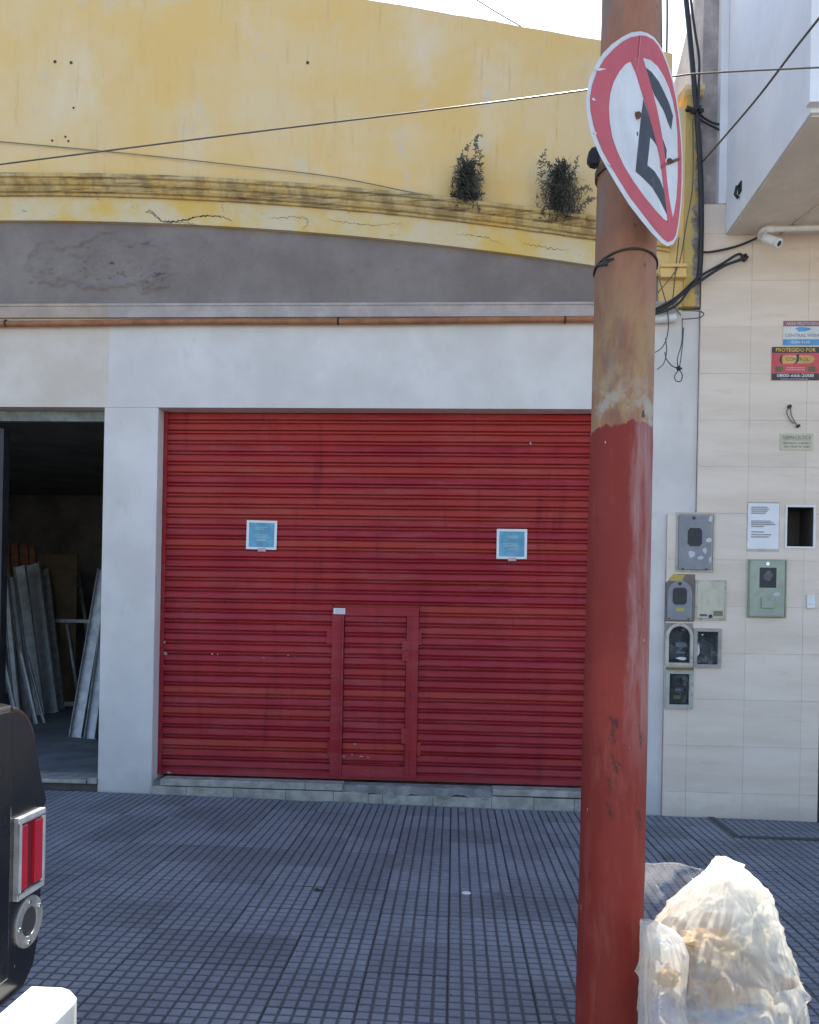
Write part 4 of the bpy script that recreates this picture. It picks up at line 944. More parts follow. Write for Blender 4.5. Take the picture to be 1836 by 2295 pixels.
cable('sky_cable', 'thin vertical cable just right of the pole against the sky', [W(1392, -40, .5), W(1393, 40, .5), W(1394, 130, .5)], .008, GREYC)
cable('sky_cable', 'second thin vertical cable from the pole against the sky, ending at the party wall', [W(1405, -40, .2), W(1405, 60, .2), W(1402, 200, .2)], .009, GREYC)
cable('thick_cable', 'thick black cable bundle running down the corner between the two buildings', [W(1436, -60, -.08), W(1445, 0, -.08), W(1456, 110, -.09), W(1465, 210, -.10), W(1474, 330, -.10), W(1477, 420, -.09), W(1477, 500, -.08), W(1474, 570, -.07), W(1468, 592, -.07)], .021)
cable('cable', 'thinner black cable beside the thick bundle at the top of the building corner', [W(1449, -60, -.10), W(1455, 0, -.10), W(1463, 60, -.11), W(1472, 120, -.12), W(1472, 170, -.12), W(1470, 230, -.12)], .010)
cable('stay_wire', 'dark wire running diagonally up across the pale bay to the right', [W(1480, 340, -.1), W(1530, 283, -.9), W(1600, 200, -1.6), W(1680, 95, -2.2), W(1780, -30, -2.9)], .0075, GREYC)
cable('branch_cable', 'black cable leaving the corner bundle to the wall behind the strip, upper one', [W(1466, 232, -.1), W(1480, 246, -.06), W(1500, 258, -.02), W(1517, 262, -.02)], .009)
cable('branch_cable', 'black cable leaving the corner bundle to the wall behind the strip, lower one', [W(1466, 246, -.1), W(1485, 258, -.06), W(1517, 274, -.02)], .009)
cable('camera_cable', 'dark cable sagging from the corner bundle up to the security camera', [W(1477, 531, -.07), W(1500, 530, -.06), W(1550, 519, -.05), W(1590, 503, -.07), W(1603, 494, -.14)], .009)
for i, (l, lab, rr) in enumerate((
    (((1378, 652), (1402, 640), (1430, 622), (1470, 585), (1520, 556), (1556, 535), (1566, 546)), 'upper of the black cables running from behind the pole to the hole in the tiles', .011),
    (((1378, 658), (1410, 642), (1440, 617), (1480, 588), (1525, 560), (1563, 546)), 'lower of the black cables running from behind the pole to the hole in the tiles', .012),
    (((1374, 662), (1400, 655), (1428, 640), (1450, 612), (1468, 590)), 'short black cable from behind the pole up to the corner bundle', .010))):
    cable('black_cable', lab, [W(a, b, -.10 - .012 * i) for a, b in l], rr)
c_ = W(1566, 545, TY); m = MB()
for i in range(5):
    a = i * 1.26; m.tube([(c_.x + .012 * math.cos(a), TY + .004, c_.z + .012 * math.sin(a)), (c_.x + .018 * math.cos(a), TY - .035, c_.z + .02 * math.sin(a))], .014, 6)
tag(m.build('cable_gland', BLACKR, origin=c_), 'black taped lump where the cables enter the tiled wall', 'cable gland')
TH_ = .0045
for l, lab in ((((1384, 575), (1392, 600), (1403, 640), (1408, 680), (1404, 712), (1394, 732), (1380, 742)), 'thin wire hanging just right of the pole from the yellow pier'),
    (((1430, 500), (1424, 560), (1420, 600), (1417, 640), (1425, 652), (1434, 664)), 'thin wire hanging along the yellow pier below the sign'),
    (((1459, 250), (1460, 330), (1458, 400), (1446, 470), (1434, 540), (1422, 572), (1386, 616)), 'long thin wire down the yellow pier behind the sign'),
    (((1400, 741), (1404, 756), (1415, 770), (1430, 776)), 'wire looping low on the white wall to a small knot'),
    (((1437, 670), (1436, 720), (1427, 755), (1430, 776), (1436, 740), (1440, 690)), 'double wire hanging from the ledge end down to a small knot'),
    (((1430, 778), (1421, 792), (1424, 802), (1434, 802), (1437, 790), (1431, 779)), 'small wire ring below the knot on the white wall'),
    (((1437, 654), (1470, 655), (1482, 660), (1476, 668), (1455, 671), (1436, 672)), 'wire loop sticking out across the edge of the tiled wall'),
    (((1402, 712), (1404, 740), (1398, 765), (1384, 778)), 'wire curving back to the pole below the ledge')):
    cable('loose_wire', lab, [W(a, b, -.10) for a, b in l], TH_, GREYC, 'wire', 8, 'loose wires by the building corner')
c_ = W(1430, 776, -.1); m = MB()
for i in range(4): m.tube([c_ + Vector((.02 * math.cos(i * 1.4), 0, .016 * math.sin(i * 1.4))), c_ + Vector((-.01, -.012, .004 * i - .006))], .010, 6)
tag(m.build('wire_knot', BLACKR, origin=c_), 'small black taped wire knot hanging on the white wall', 'wire knot')
c_ = W(1462, 234, -.1); m = MB()
for i in range(6): m.tube([c_ + Vector((-.06 + .02 * i, .0, .01 * math.sin(i * 2))), c_ + Vector((-.05 + .022 * i, -.03, .02 * math.cos(i * 1.7)))], .018, 6)
tag(m.build('cable_clamp', BLACKR, origin=c_), 'black taped clamp where the cable bundle meets the pier top', 'clamp')
# small holes and plugs in the yellow wall
for i, (a, b) in enumerate(((116, 130), (150, 132), (155, 227), (110, 296), (138, 288), (144, 297), (648, 132))):
    c_ = W(a, b, -.03); m = MB(); m.disc_ring((c_.x, -.0305, c_.z), (0, -1, 0), .004, .014 if i < 2 or i == 6 else .009, 7, .004); m.tube([(c_.x, -.032, c_.z), (c_.x, -.0302, c_.z)], .010, 8)
    o = m.build('wall_plug', CRK, bld)

# ------------------------------------------------------------------ ferns growing from the cornice
FERN = plain('dusty_fern_leaf', (.07, .076, .062), .8, var=.4, vs_=14, bump=0); FERND = plain('dry_brown_fern', (.15, .12, .085), .8, var=.4, vs_=14, bump=0)
def frond(m, pts, ln, rg):
    P = catmull(pts, 12); n = len(P); P = [p + Vector((rg.gauss(0, .004), rg.gauss(0, .006), rg.gauss(0, .004))) for p in P]
    m.tube(P, [.0035 * (1 - i / n * .8) for i in range(n)], 4, False)
    for i in range(3, n - 1):
        d = (P[i + 1] - P[i - 1]).normalized(); sd = d.cross(Vector((rg.gauss(0, .3), 1, .15))).normalized()
        for s in (-1, 1):
            if rg.random() < .28: continue
            k = ln * math.sin(math.pi * min(1, .2 + .8 * i / n)) * rg.uniform(.35, 1.25)
            q = P[i]; mid = q + sd * s * k * .5 + d * k * rg.uniform(.1, .6); e = mid + sd * s * k * .45 + Vector((0, rg.uniform(-.5, .5) * k, -rg.uniform(-.1, .6) * k)); w = d * .0055
            m.add([q - w, q + w, mid + w, e, mid - w], [(0, 1, 2, 4), (2, 3, 4)])
def fern(label, base, fronds, body, seed, Y=-.14):
    rg = random.Random(seed); b = W(*base, Y); t = thing('wall_fern', label, 'fern', tuple(b), 'ferns growing out of the cornice')
    for l, ln, mt in fronds:
        m = MB(); frond(m, [W(a, c, Y - .02 * i + rg.uniform(-.02, .02)) for i, (a, c) in enumerate(l)], ln, rg); m.build('frond', mt, t)
    m = MB(); x0, y0, x1, y1 = body; c0 = W((x0 + x1) / 2, (y0 + y1) / 2, Y); hw = (W(x1, y0, Y).x - W(x0, y0, Y).x) / 2; hh = (W(x0, y0, Y).z - W(x0, y1, Y).z) / 2
    for i in range(2300):
        v = rg.uniform(-1, 1); u = rg.gauss(0, .46) * (1 - .45 * max(0, v)); q = c0 + Vector((u * hw, rg.uniform(-.09, .09), v * hh))
        d = Vector((rg.gauss(0, .6), rg.gauss(0, .5), rg.uniform(-.5, 1))).normalized(); s = d.orthogonal().normalized(); L = rg.uniform(.03, .085); w = rg.uniform(.003, .007)
        m.add([q, q + d * L * .5 + s * w, q + d * L, q + d * L * .5 - s * w], [(0, 1, 2, 3)])
    m.build('leaf_mass', FERN, t)
    m = MB(); m.tube(catmull([(b.x, -.02, b.z - .05), (b.x, Y * .6, b.z), (b.x, Y, b.z + .05)]), .02, 6); m.build('root', FERND, t)
fern('fern clump on the cornice, the narrower one farther from the pole', (985, 432), [
    (((980, 420), (968, 370), (975, 325), (1000, 290)), .05, FERN), (((985, 420), (1010, 370), (1008, 320), (998, 288)), .05, FERND), (((975, 425), (962, 385), (966, 345)), .045, FERND),
    (((985, 425), (1000, 345), (1003, 290), (1020, 285)), .03, FERND), (((980, 426), (958, 415), (948, 402)), .04, FERN), (((990, 426), (1006, 412), (1020, 405)), .035, FERN), (((992, 428), (1004, 434), (1010, 446)), .03, FERND)], (957, 348, 1010, 432), 3)
fern('fern clump on the cornice, the bushier one beside the pole', (1185, 462), [
    (((1160, 455), (1143, 400), (1140, 345), (1150, 312)), .05, FERND), (((1165, 450), (1160, 390), (1158, 350), (1142, 330)), .04, FERN), (((1185, 450), (1180, 390), (1186, 350), (1188, 330)), .045, FERN), (((1190, 450), (1200, 390), (1212, 350), (1218, 325)), .035, FERND),
    (((1195, 450), (1210, 410), (1230, 395), (1250, 400)), .05, FERND), (((1195, 455), (1215, 440), (1235, 425), (1258, 415)), .05, FERND), (((1190, 460), (1210, 450), (1230, 455), (1245, 470)), .03, FERND), (((1170, 455), (1150, 452), (1138, 445)), .03, FERN)], (1143, 352, 1218, 464), 9)

# ------------------------------------------------------------------ street pole
PY = CAMY + 2.75
pb = W(1281, 2156, PY); ptop = W(1330, 0, PY)
dirp = (ptop - pb) / (ptop.z - pb.z)
pole = thing('street_pole', 'thick round pole painted red below and peeling rusty brown above', 'pole', (pb.x - dirp.x * pb.z, PY, gz(.5)))
def pc(z): return pb + dirp * (z - pb.z)
zs = [-.05 + .05 * i for i in range(170)]; vs = []; fs = []; NS = 40
for z in zs:
    c_ = pc(z); 
    rr = .110 - .0030 * z if z < 2.6 else .1022 - .0024 * (z - 2.6)
    if z > 2.19: rr -= .0015
    for k in range(NS):
        a = 2 * math.pi * k / NS; e = rr + .0014 * mnoise.noise((math.cos(a) * 2, math.sin(a) * 2, z * 2.3)) + .0008 * mnoise.noise((math.cos(a) * 6, math.sin(a) * 6, z * 9))
        vs.append((c_.x + e * math.cos(a), c_.y + e * math.sin(a), z))
for i in range(len(zs) - 1):
    for k in range(NS): fs.append((i * NS + k, i * NS + (k + 1) % NS, (i + 1) * NS + (k + 1) % NS, (i + 1) * NS + k))
m = MB().add(vs, fs, True); m.add([vs[(len(zs) - 1) * NS + k] for k in range(NS)], [tuple(range(NS))]); m.build('shaft', POLE, pole)
# wire tied round it
def hoop(pyl, pyr, r, lab):
    zl, zr = W(1255, pyl, PY).z, W(1385, pyr, PY).z; pts = []
    for i in range(37):
        a = math.pi + 2 * math.pi * i / 36; f = (math.cos(a) + 1) / 2; z = zl + (zr - zl) * f + .025 * max(0, -math.sin(a)); c_ = pc(z)
        pts.append((c_.x + .1035 * math.cos(a), c_.y + .1035 * math.sin(a), z))
    o = MB().tube(pts, r, 6).build('tied_wire', BLACKR, origin=pts[0]); return tag(o, lab, 'wire')
hoop(572, 565, .0042, 'black wire tied round the pole below the round sign')
c_ = W(1272, 556, PY - .1); m = MB()
for i in range(4): m.tube([c_ + Vector((-.02 + .01 * i, -.008, -.01)), c_ + Vector((.03 - .012 * i, -.012, .012))], .005, 5)
tag(m.build('wire_twist', BLACKR, origin=c_), 'twisted ends of the black wire on the pole', 'wire')
c_ = W(1257, 332, PY); m = MB(); m.tube([(c_.x - .004, PY - .02, c_.z), (c_.x - .004, PY + .02, c_.z)], .028, 10); tag(m.build('clamp_bolt', DSTEEL, origin=c_), 'rusty clamp bolt on the pole behind the round sign', 'bolt')

# ------------------------------------------------------------------ bent round sign
SGN_A = rad(50)
sref = W(1322, 300, CAMY + 2.46); snor = Vector((math.sin(SGN_A), -math.cos(SGN_A), 0))
def SP(zx, zy, lift=0.0):
    """a point of the bent plate (coordinates of the traced sheet outline)"""
    px, py = (1280 + zx * .2597) / K, (40 + zy * .2597) / K
    C = Vector((0, CAMY, EYE)); d = ray(px, py); t = (sref - C).dot(snor) / d.dot(snor); p = C + d * t
    u = (p - sref).dot(Vector((math.cos(SGN_A), math.sin(SGN_A), 0)))
    crease = -.16 * max(0, -u - .02) + .10 * max(0, u - .05) ** 1.0 * (1 if zy > 900 else .4) + .012 * math.sin(zy / 400.0)
    # move along the line of sight so that the outline keeps its proportions
    return p + d.normalized() * (crease * .55) - d.normalized() * lift
def sheet(outline, lift, bot, name, mat, parent):
    bm = bmesh.new(); vs = [bm.verts.new((x, y, 0)) for x, y in outline]; bm.faces.new(vs)
    for k in range(150, 980, 55): bmesh.ops.bisect_plane(bm, geom=bm.verts[:] + bm.edges[:] + bm.faces[:], plane_co=(k, 0, 0), plane_no=(1, 0, 0))
    for k in range(200, 1960, 160): bmesh.ops.bisect_plane(bm, geom=bm.verts[:] + bm.edges[:] + bm.faces[:], plane_co=(0, k, 0), plane_no=(0, 1, 0))
    bm.verts.index_update(); V = [v.co.copy() for v in bm.verts]; Fs = [tuple(v.index for v in f.verts) for f in bm.faces]
    bd = [(e.verts[0].index, e.verts[1].index) for e in bm.edges if len(e.link_faces) == 1]; bm.free(); n = len(V)
    m = MB(); top = [SP(v.x, v.y, lift) for v in V]; lo = [SP(v.x, v.y, bot) for v in V]
    m.add(top + lo, Fs + [tuple(i + n for i in reversed(f)) for f in Fs] + [(a, b, b + n, a + n) for a, b in bd]); return m.build(name, mat, parent)
OUT = [(600, 115), (520, 125), (440, 165), (355, 225), (275, 305), (215, 400), (165, 510), (140, 620), (130, 720), (140, 850), (165, 970), (205, 1090), (245, 1180), (300, 1280), (400, 1450), (500, 1610), (600, 1740), (700, 1860), (780, 1940), (830, 1970), (880, 1955), (915, 1890), (935, 1780), (955, 1600), (964, 1400), (964, 1200), (957, 1050), (942, 880), (917, 700), (887, 550), (852, 430), (812, 320), (770, 235), (720, 170), (660, 130)]
REDO = [(600, 150), (520, 165), (450, 200), (375, 260), (290, 350), (225, 460), (180, 590), (165, 700), (170, 800), (195, 920), (225, 1030), (270, 1140), (340, 1270), (430, 1420), (520, 1560), (620, 1690), (720, 1820), (790, 1900), (835, 1935), (880, 1920), (905, 1880), (925, 1780), (945, 1600), (956, 1400), (956, 1200), (948, 1050), (932, 880), (907, 700), (877, 560), (840, 430), (797, 320), (757, 240), (710, 185), (650, 155)]
WHI = [(560, 352), (515, 375), (470, 400), (420, 460), (370, 550), (340, 650), (328, 770), (335, 900), (360, 1040), (400, 1150), (460, 1280), (540, 1410), (640, 1550), (740, 1670), (800, 1735), (838, 1757), (878, 1722), (890, 1680), (910, 1550), (920, 1400), (922, 1200), (918, 1000), (905, 850), (880, 720), (845, 600), (800, 500), (750, 420), (690, 365), (625, 345)]
SLA = [(515, 370), (560, 470), (590, 570), (625, 680), (670, 830), (705, 960), (740, 1090), (765, 1200), (785, 1330), (800, 1460), (818, 1590), (836, 1762), (880, 1727), (850, 1560), (830, 1400), (817, 1250), (803, 1120), (785, 1000), (765, 890), (745, 790), (720, 690), (685, 560), (650, 440), (620, 335)]
E1 = [(645, 425), (700, 470), (760, 550), (805, 640), (850, 740), (882, 845), (865, 970), (840, 900), (800, 800), (760, 730), (720, 665), (680, 560)]
E2 = [(625, 700), (605, 850), (590, 1000), (575, 1150), (558, 1325), (620, 1380), (700, 1460), (760, 1560), (800, 1640), (832, 1705), (815, 1590), (800, 1480), (770, 1400), (720, 1320), (660, 1270), (670, 1180), (685, 1030), (720, 1070), (745, 1110), (705, 960), (660, 810)]
E3 = [(770, 1000), (800, 1060), (827, 1140), (823, 1210), (806, 1230), (790, 1110)]
sg = thing('road_sign', 'bent round no-parking sign with red ring, black letter and red slash on the pole', 'sign', tuple(SP(560, 1900)))
SWH = mat_plate('sign_white_sheeting', (.62, .63, .66), (.54, .53, .54)); SRD = mat_plate('sign_red_sheeting', (.50, .055, .075), (.46, .075, .085)); SBK = mat_plate('sign_black_sheeting', (.014, .014, .022), (.05, .05, .06)); SBACK = mat_plate('sign_back_metal', (.5, .5, .48))
sheet(OUT, 0, -.003, 'plate', SWH, sg); sheet(REDO, .0022, .0006, 'red_ring', SRD, sg); sheet(WHI, .0036, .0028, 'white_field', SWH, sg)
for e in (E1, E2, E3): sheet(e, .0050, .0042, 'letter_stroke', SBK, sg)
sheet(SLA, .0064, .0056, 'slash', SRD, sg)
sheet([(598, 148), (606, 150), (582, 400), (574, 470), (568, 470), (578, 400)], .0075, .0069, 'crease_line', plain('pink_crease_line', (.6, .2, .24), .6), sg)  # pale line drawn along the tape crease
RUST = plain('rusty_bolt', (.13, .075, .05), .8, .3, var=.4, vs_=30)
for (a, b, r) in ((578, 840, .011), (850, 1235, .009)):
    MB().tube([SP(a, b, .002), SP(a, b, .022)], r, 8).build('bolt', RUST, sg)
MB().tube([SP(835, 1255, .012), SP(930, 1218, .012)], .005, 6).build('bolt_stub', RUST, sg)
MB().tube([SP(780, 1290, .010), SP(830, 1255, .010)], .004, 6).build('bolt_stub', plain('red_dripped_stub', (.4, .06, .07), .6), sg)
for i, (a, b, c, d) in enumerate(((180, 445, 310, 440), (175, 700, 215, 715), (190, 990, 225, 1000), (310, 1260, 350, 1300))):
    sheet([(a, b), ((a + c) / 2, b - 14), (c, d), ((a + c) / 2, b + 12)], .0048, .003, 'scuff', SWH, sg)
cz_ = W(1322, 332, PY - .1).z; cc = pc(cz_)
MB().disc_ring((cc.x, cc.y, cz_ - .012), (0, 0, 1), .1035, .108, 28, .024).build('strap', RUST, sg)
MB().tube([SP(560, 1000, -.003), (cc.x - .02, cc.y - .10, cz_)], .008, 6).build('bracket', RUST, sg)

# ------------------------------------------------------------------ rubbish bags
FILM = mat_film('white_translucent_bag', (.95, .91, .81), .42, .13, .16, .2); FILM2 = mat_film('clear_bag_film', (.86, .85, .82), .52, .2, .15); FILM3 = mat_film('thin_clear_film', (.70, .72, .76), .86, .2, .12)
BGY = CAMY + 2.58
def bag(prof, depth, seed, Y, amp=.03, NA=150, NR=120):
    """prof: rows (py, left px, right px) from top to ground"""
    rows_ = []; 
    for i in range(NR + 1):
        s = i / NR * (len(prof) - 1); k = min(int(s), len(prof) - 2); f = s - k; f = f * f * (3 - 2 * f) * .35 + f * .65
        rows_.append([prof[k][j] + (prof[k + 1][j] - prof[k][j]) * f for j in range(3)])
    vs = []; fs = []
    for i, (py, l, r) in enumerate(rows_):
        a = W(l, py, Y); b = W(r, py, Y); c = (a + b) / 2; hw = (b.x - a.x) / 2; hd = min(hw * depth, .26)
        for k in range(NA):
            th = 2 * math.pi * k / NA; ct, st_ = math.cos(th), math.sin(th)
            p = Vector((c.x + hw * ct, Y + hd * st_, c.z))
            v_ = i / NR; q = Vector((p.x, p.y, p.z)) + Vector((seed, seed * .7, 0)); n = Vector((ct, st_, 0))
            # stretched folds running down from the neck
            u = Vector((ct * 1.5 + seed, st_ * 1.5, p.z * 1.1 + .25 * mnoise.noise(q * 5)))
            fold = 0.0
            for fq, am in ((1.6, .55), (3.6, .38), (8.0, .17)): fold += am * (.55 - 1.6 * abs(mnoise.noise(u * fq)))
            lump = mnoise.noise(q * 4.5) * .9 + .4 * mnoise.noise(q * 9)
            w_ = q + Vector((mnoise.noise(q * 2.5), mnoise.noise(q * 2.5 + Vector((7, 0, 0))), mnoise.noise(q * 2.5 + Vector((0, 7, 0))))) * .10
            F = mnoise.voronoi(Vector((w_.x * 5, w_.y * 5, w_.z * 3)))[0]; F2 = mnoise.voronoi(Vector((w_.x * 11, w_.y * 11, w_.z * 8)))[0]
            crease = math.exp(-(F[1] - F[0]) * 16) + .4 * math.exp(-(F2[1] - F2[0]) * 14)
            k_ = min(1, .3 + hw * 3.5)
            dsp = amp * k_ * (fold * (1.15 - .6 * v_) + lump * (.45 + .9 * v_) + .42 * crease)
            p += n * dsp * (1 if abs(ct) < .9 else .6); p.z += .010 * mnoise.noise(q * 6 + Vector((9, 0, 0))) * min(1, v_ * 5)
            vs.append(p)
    for i in range(NR):
        for k in range(NA): fs.append((i * NA + k, i * NA + (k + 1) % NA, (i + 1) * NA + (k + 1) % NA, (i + 1) * NA + k))
    m = MB(); m.add(vs, fs, True); return m
gx = W(1530, 2400, BGY).x
t = thing('rubbish_bag', 'big translucent white rubbish bag, sunlit, standing on the pavement right of the pole', 'rubbish bag', (gx, BGY, gz(gx)))
big = [(1806, 1516, 1532), (1822, 1505, 1556), (1850, 1478, 1588), (1885, 1442, 1614), (1930, 1400, 1630), (1975, 1370, 1640), (2020, 1362, 1655), (2080, 1362, 1674), (2156, 1360, 1704), (2260, 1362, 1728), (2390, 1360, 1712), (2450, 1385, 1700), (2462, 1480, 1560)]
bag(big, .85, 3.3, BGY, .050, 220, 170).build('bag_film', FILM, t)
m = MB(); fl = [(1516, 1812, -.01), (1524, 1803, 0), (1545, 1812, -.02), (1570, 1821, -.03), (1566, 1830, -.02), (1548, 1832, .0), (1524, 1838, .01)]
P = [W(a, b, BGY + c) for a, b, c in fl]; P2 = [p + Vector((.004, .022, -.006)) for p in P]
m.add(P + P2, [tuple(range(7)), tuple(range(13, 6, -1))] + [(i, (i + 1) % 7, 7 + (i + 1) % 7, 7 + i) for i in range(7)], False); m.build('knotted_flap', FILM, t)
m = MB(); fl = [(1598, 1878, 0), (1618, 1872, -.01), (1627, 1890, -.02), (1618, 1904, -.015), (1604, 1900, 0)]
P = [W(a, b, BGY + c) for a, b, c in fl]; P2 = [p + Vector((.0, .03, -.004)) for p in P]
m.add(P + P2, [tuple(range(5)), tuple(range(9, 4, -1))] + [(i, (i + 1) % 5, 5 + (i + 1) % 5, 5 + i) for i in range(5)]); m.build('torn_flap', FILM, t)
BY2 = BGY - .16
gx2 = W(1390, 2300, BY2).x
t = thing('rubbish_bag', 'smaller crinkled clear rubbish bag wedged between the pole and the big bag', 'rubbish bag', (gx2, BY2, gz(gx2)))
sm = [(1937, 1352, 1366), (1944, 1350, 1392), (1956, 1350, 1420), (1975, 1349, 1438), (2010, 1349, 1448), (2060, 1349, 1444), (2110, 1349, 1440), (2156, 1348, 1454), (2260, 1346, 1470), (2400, 1350, 1470), (2520, 1360, 1450), (2530, 1390, 1410)]
bag(sm, .62, 8.1, BY2, .022, 130, 110).build('bag_film', FILM2, t)
# film blown up behind, left of the knot
BY3 = BGY + .10
m = MB(); vs = []; fs = []
for i in range(31):
    u = i / 30
    for j in range(17):
        v = j / 16; xa = 1325 + (1508 - 1325) * u; top = 1812 + 22 * u + 4 * math.sin(u * 9); bot = 1990 - 120 * u
        p = W(xa, top + (bot - top) * v, BY3 + .05 * math.sin(u * 3 + v * 2)); q = p * 7; vs.append(p + Vector((0, .035 * abs(mnoise.noise(q)) + .02 * abs(mnoise.noise(q * 2.5)), 0)))
for i in range(30):
    for j in range(16): a = i * 17 + j; fs.append((a, a + 17, a + 18, a + 1))
m.add(vs, fs, True)
m.tube([vs[i * 17] for i in range(31)], .0022, 5)
for i0, j0, i1, j1 in ((9, 5, 14, 13), (20, 1, 24, 9), (3, 8, 7, 14)):
    m.tube([vs[round(i0 + (i1 - i0) * k / 6) * 17 + round(j0 + (j1 - j0) * k / 6)] for k in range(7)], [.0006, .0016, .002, .002, .0016, .001, .0005], 5)
o = tag(m.build('plastic_film', FILM3, origin=W(1400, 1990, BY3)), 'thin clear plastic film billowing behind the white rubbish bag beside the pole', 'plastic film')
# rubbish inside the bags
def crumple(name, label, px, py, Y, s, col, seed, sc=(1, 1, 1)):
    bm = bmesh.new(); bmesh.ops.create_icosphere(bm, subdivisions=3, radius=1)
    c = W(px, py, Y); m = MB(); idx = {v: i for i, v in enumerate(bm.verts)}
    P = []
    for v in bm.verts:
        n = v.co * 1.6 + Vector((seed, 0, 0)); k = s * (.65 + .7 * abs(mnoise.noise(n)) + .3 * abs(mnoise.noise(n * 2.4))); P.append(c + Vector((v.co.x * k * sc[0], v.co.y * k * sc[1], v.co.z * k * sc[2])))
    m.add(P, [tuple(idx[v] for v in f.verts) for f in bm.faces]); bm.free()
    return tag(m.build(name, plain(name + '_tone', col, .8, var=.3, vs_=18), origin=c), label, 'rubbish', 'rubbish inside the bags')
crumple('crumpled_paper', 'crumpled white paper near the top inside the big bag', 1535, 1925, BGY, .12, (.78, .74, .66), 1, (1, .7, .8))
crumple('crumpled_carton', 'brown carton lump in the middle inside the big bag', 1520, 2050, BGY - .03, .15, (.42, .27, .17), 2, (1.3, .8, .7))
crumple('orange_peel', 'orange peelings seen through the big bag', 1500, 1990, BGY - .08, .075, (.66, .42, .18), 3, (1.2, 1, .7))
crumple('crumpled_carton', 'dull brown carton low at the right inside the big bag', 1575, 2090, BGY - .0, .10, (.36, .25, .16), 4, (.9, .8, 1))
crumple('plastic_wrapper', 'pale blue wrapper low inside the big bag', 1510, 2150, BGY - .06, .11, (.42, .47, .60), 5, (1.2, 1, .8))
crumple('crumpled_paper', 'crumpled cream paper at the right inside the big bag', 1580, 1985, BGY, .09, (.74, .66, .50), 6)
crumple('orange_peel', 'orange peelings in the smaller clear bag', 1408, 2060, BY2, .035, (.68, .40, .14), 7, (1.2, .7, .8))
crumple('crumpled_paper', 'crumpled white paper in the smaller clear bag', 1395, 2000, BY2, .045, (.78, .72, .60), 8, (1, .6, .8))
crumple('plastic_wrapper', 'violet grey wrapper low in the smaller clear bag', 1395, 2130, BY2, .05, (.38, .36, .48), 9, (.9, .6, 1))
# litter on the pavement
def on_ground(px, py):
    d = ray(px, py); t = (0 - EYE) / d.z; p = Vector((0, CAMY, EYE)) + d * t; d2 = (gz(p.x) - EYE) / d.z; return Vector((0, CAMY, EYE)) + d * d2
c_ = on_ground(982, 1881); m = MB(); m.tube([(c_.x, c_.y, c_.z - .001), (c_.x, c_.y, c_.z + .003), (c_.x, c_.y, c_.z + .0055)], [.026, .026, .020], 14); tag(m.build('flattened_cup_lid', WPAINT, origin=c_), 'small flat white lid lying on the grey pavement', 'lid')
c_ = on_ground(670, 1876); m = MB(); m.add([c_ + Vector(v) for v in ((-.03, 0, .004), (-.01, .02, .012), (.012, .008, .006), (.032, .016, .014), (.02, -.012, .004), (0, -.018, .010))], [(0, 1, 2), (2, 3, 4), (0, 2, 4, 5)]); tag(m.build('dry_leaf', plain('dry_leaf_brown', (.05, .03, .025), .8), origin=c_), 'dark dry leaf on the pavement in front of the shutter', 'leaf')

# ------------------------------------------------------------------ parked black vehicle (rear corner in view)
XR = -1.115
def RV(px, py, X=XR):
    d = ray(px, py); t = X / d.x; return Vector((0, CAMY, EYE)) + d * t
tk = thing('parked_truck', 'black old pickup with chrome framed tail light and pale steel bumper parked at the kerb', 'pickup', (-2.6, CAMY + 1.4, -.16))
kp = [(40, 1481), (52, 1484), (64, 1492), (74, 1508), (82, 1535), (90, 1590), (97, 1635), (105, 1672), (106, 1680), (101, 1690), (98, 1760), (95, 1850), (92, 1930), (88, 1985), (78, 2040), (60, 2080), (30, 2108)]
sec = [(RV(a, b).y, RV(a, b).z) for a, b in kp]
yc = sec[8][0] - .82
sec_full = sec + [(2 * yc - y, z) for y, z in reversed(sec)]
# body: rounded rear edge by shrinking the last sections
m = MB(); vs = []; n = len(sec_full); zc = sum(z for _, z in sec_full) / n
rings = [(-4.6, 0), (XR - .07, 0), (XR - .04, .002), (XR - .02, .006), (XR - .007, .012), (XR, .022)]
for X, sh_ in rings:
    for (y, z) in sec_full:
        d = Vector((y - yc, z - zc)); vs.append((X, y - sh_ * (1 if d.x > 0 else -1) * min(1, abs(d.x) / .5), z - sh_ * max(-1, min(1, d.y / .28))))
fs = []
for i in range(len(rings) - 1):
    for k in range(n): fs.append((i * n + k, i * n + (k + 1) % n, (i + 1) * n + (k + 1) % n, (i + 1) * n + k))
m.add(vs, fs, True); m.add(vs[-n:], [tuple(range(n))]); m.add(vs[:n], [tuple(range(n))])
m.build('body', CARP, tk)
# tailgate panel, set off by a seam
sy = RV(19, 1800).y; zt0, zt1 = RV(10, 2060).z, RV(10, 1490).z
m = MB(); m.box(XR + .002, XR + .012, 2 * yc - sy + .01, sy - .012, zt0, zt1 - .01); m.build('tailgate', CARP, tk, bevel=.005)
m = MB(); m.box(XR + .0005, XR + .004, sy - .006, sy - .002, zt0, zt1); m.build('seam', DSTEEL, tk)
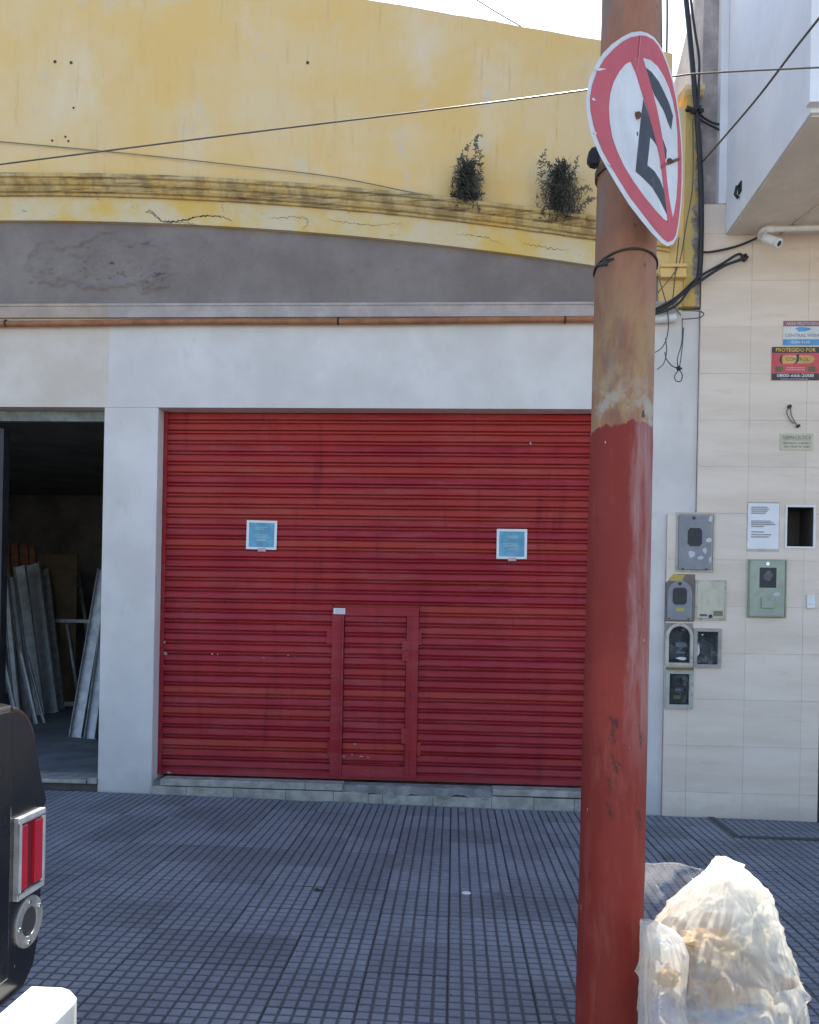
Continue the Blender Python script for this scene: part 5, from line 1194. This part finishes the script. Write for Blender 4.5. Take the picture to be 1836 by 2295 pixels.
# tail light
LC = [(41, 1716), (95, 1698), (94, 1862), (37, 1888)]
def on_rear(px, py, off=0.0):
    p = RV(px, py, XR + off); return p
y0, y1 = (RV(41, 1716, XR + .013).y + RV(37, 1888, XR + .013).y) / 2, (RV(95, 1698, XR + .013).y + RV(94, 1862, XR + .013).y) / 2
z0, z1 = (RV(37, 1888).z + RV(94, 1862).z) / 2, (RV(41, 1716).z + RV(95, 1698).z) / 2
lt = MB(); w = .016
for (a, b, c, d) in ((y0, y1, z0, z0 + w), (y0, y1, z1 - w, z1), (y0, y0 + w, z0 + w, z1 - w), (y1 - w, y1, z0 + w, z1 - w)): lt.box(XR - .01, XR + .014, a, b, c, d)
light = lt.build('tail_light', plain('bright_trim_metal', (.66, .67, .68), .3, .5, var=.2, vs_=20), tk, bevel=.003)
LENS = NT('red_tail_lens', .15); LENS.color((.42, .01, .03)); LENS.b.inputs['Coat Weight'].default_value = .6
LENSB = NT('red_smoked_lens', .3); LENSB.color((.16, .012, .02))
MB().box(XR - .01, XR + .004, y0 + w + .001, y1 - w - .001, z0 + w + .001, z1 - w - .001).build('lens_base', LENSB.m, light)
for a, b in ((.14, .34), (.62, .92)):
    ya, yb = y0 + (y1 - y0) * a, y0 + (y1 - y0) * b
    m = MB(); m.box(XR + .001, XR + .014, ya, yb, z0 + w + .006, z1 - w - .006); m.build('lens_strip', LENS.m, light, bevel=.005, segs=3)
# round filler bezel
cb = RV(63, 1940, XR + .006)
RINGM = plain('satin_bezel_metal', (.50, .49, .46), .35, .6, var=.3, vs_=25)
bz = MB().disc_ring((XR - .002, cb.y, cb.z), (1, 0, 0), .038, .067, 32, .008).build('filler_bezel', RINGM, tk, bevel=.002)
MB().tube([(XR - .03, cb.y, cb.z), (XR + .002, cb.y, cb.z)], .0418, 24).build('filler_cup', plain('dark_filler_cup', (.05, .047, .045), .4), bz)
for a in (.5, 1.65, 3.2, 4.6):
    MB().tube([(XR + .005, cb.y + .054 * math.cos(a), cb.z + .054 * math.sin(a)), (XR + .010, cb.y + .054 * math.cos(a), cb.z + .054 * math.sin(a))], .006, 8).build('screw', CHROME, bz)
# bumper: pressed steel channel with rounded end
BZT = .562; bx0, bx1 = XR + .02, XR + .165
be = RV(156, 2092, bx1 - .03).y
m = MB(); pl = []
for (dy, ins) in ((0, .05), (-.012, .025), (-.03, .008), (-.06, 0), (-1.3, 0), (-1.6, .0)):
    y = be + dy; pl.append([(bx0, y, BZT - .13), (bx0, y, BZT), (bx1 - .012 - ins, y, BZT), (bx1 - ins, y, BZT - .012), (bx1 - ins, y, BZT - .13)])
vs = [p for r_ in pl for p in r_]; fs = []
for i in range(len(pl) - 1):
    for k in range(5): fs.append((i * 5 + k, i * 5 + (k + 1) % 5, i * 5 + 5 + (k + 1) % 5, i * 5 + 5 + k))
fs += [(0, 1, 2, 3, 4), tuple(len(vs) - 5 + k for k in range(5))]
m.add(vs, fs).build('bumper', mat_plate('scuffed_pale_bumper', (.62, .62, .60), (.40, .38, .34)), tk, bevel=.003)
for yy in (be - .35, be - 1.25):
    m = MB(); m.box(XR - .3, bx0, yy - .03, yy + .03, BZT - .1, BZT - .02); m.build('bumper_bracket', DSTEEL, tk)
for yy in (sec[8][0] - .14, 2 * yc - sec[8][0] + .14):
    wc = Vector((-2.05, yy, .18)); TYRE = plain('tyre_rubber', (.02, .02, .021), .85)
    wh = MB().disc_ring((wc.x, wc.y - .1, wc.z), (0, 1, 0), .2, .34, 32, .2).build('wheel', TYRE, tk, bevel=.02)
    MB().disc_ring((wc.x, wc.y - .07, wc.z), (0, 1, 0), .03, .205, 28, .14).build('rim', GALV, wh)

# ------------------------------------------------------------------ tidy helper properties
for o in bpy.data.objects:
    if '_o' in o: del o['_o']
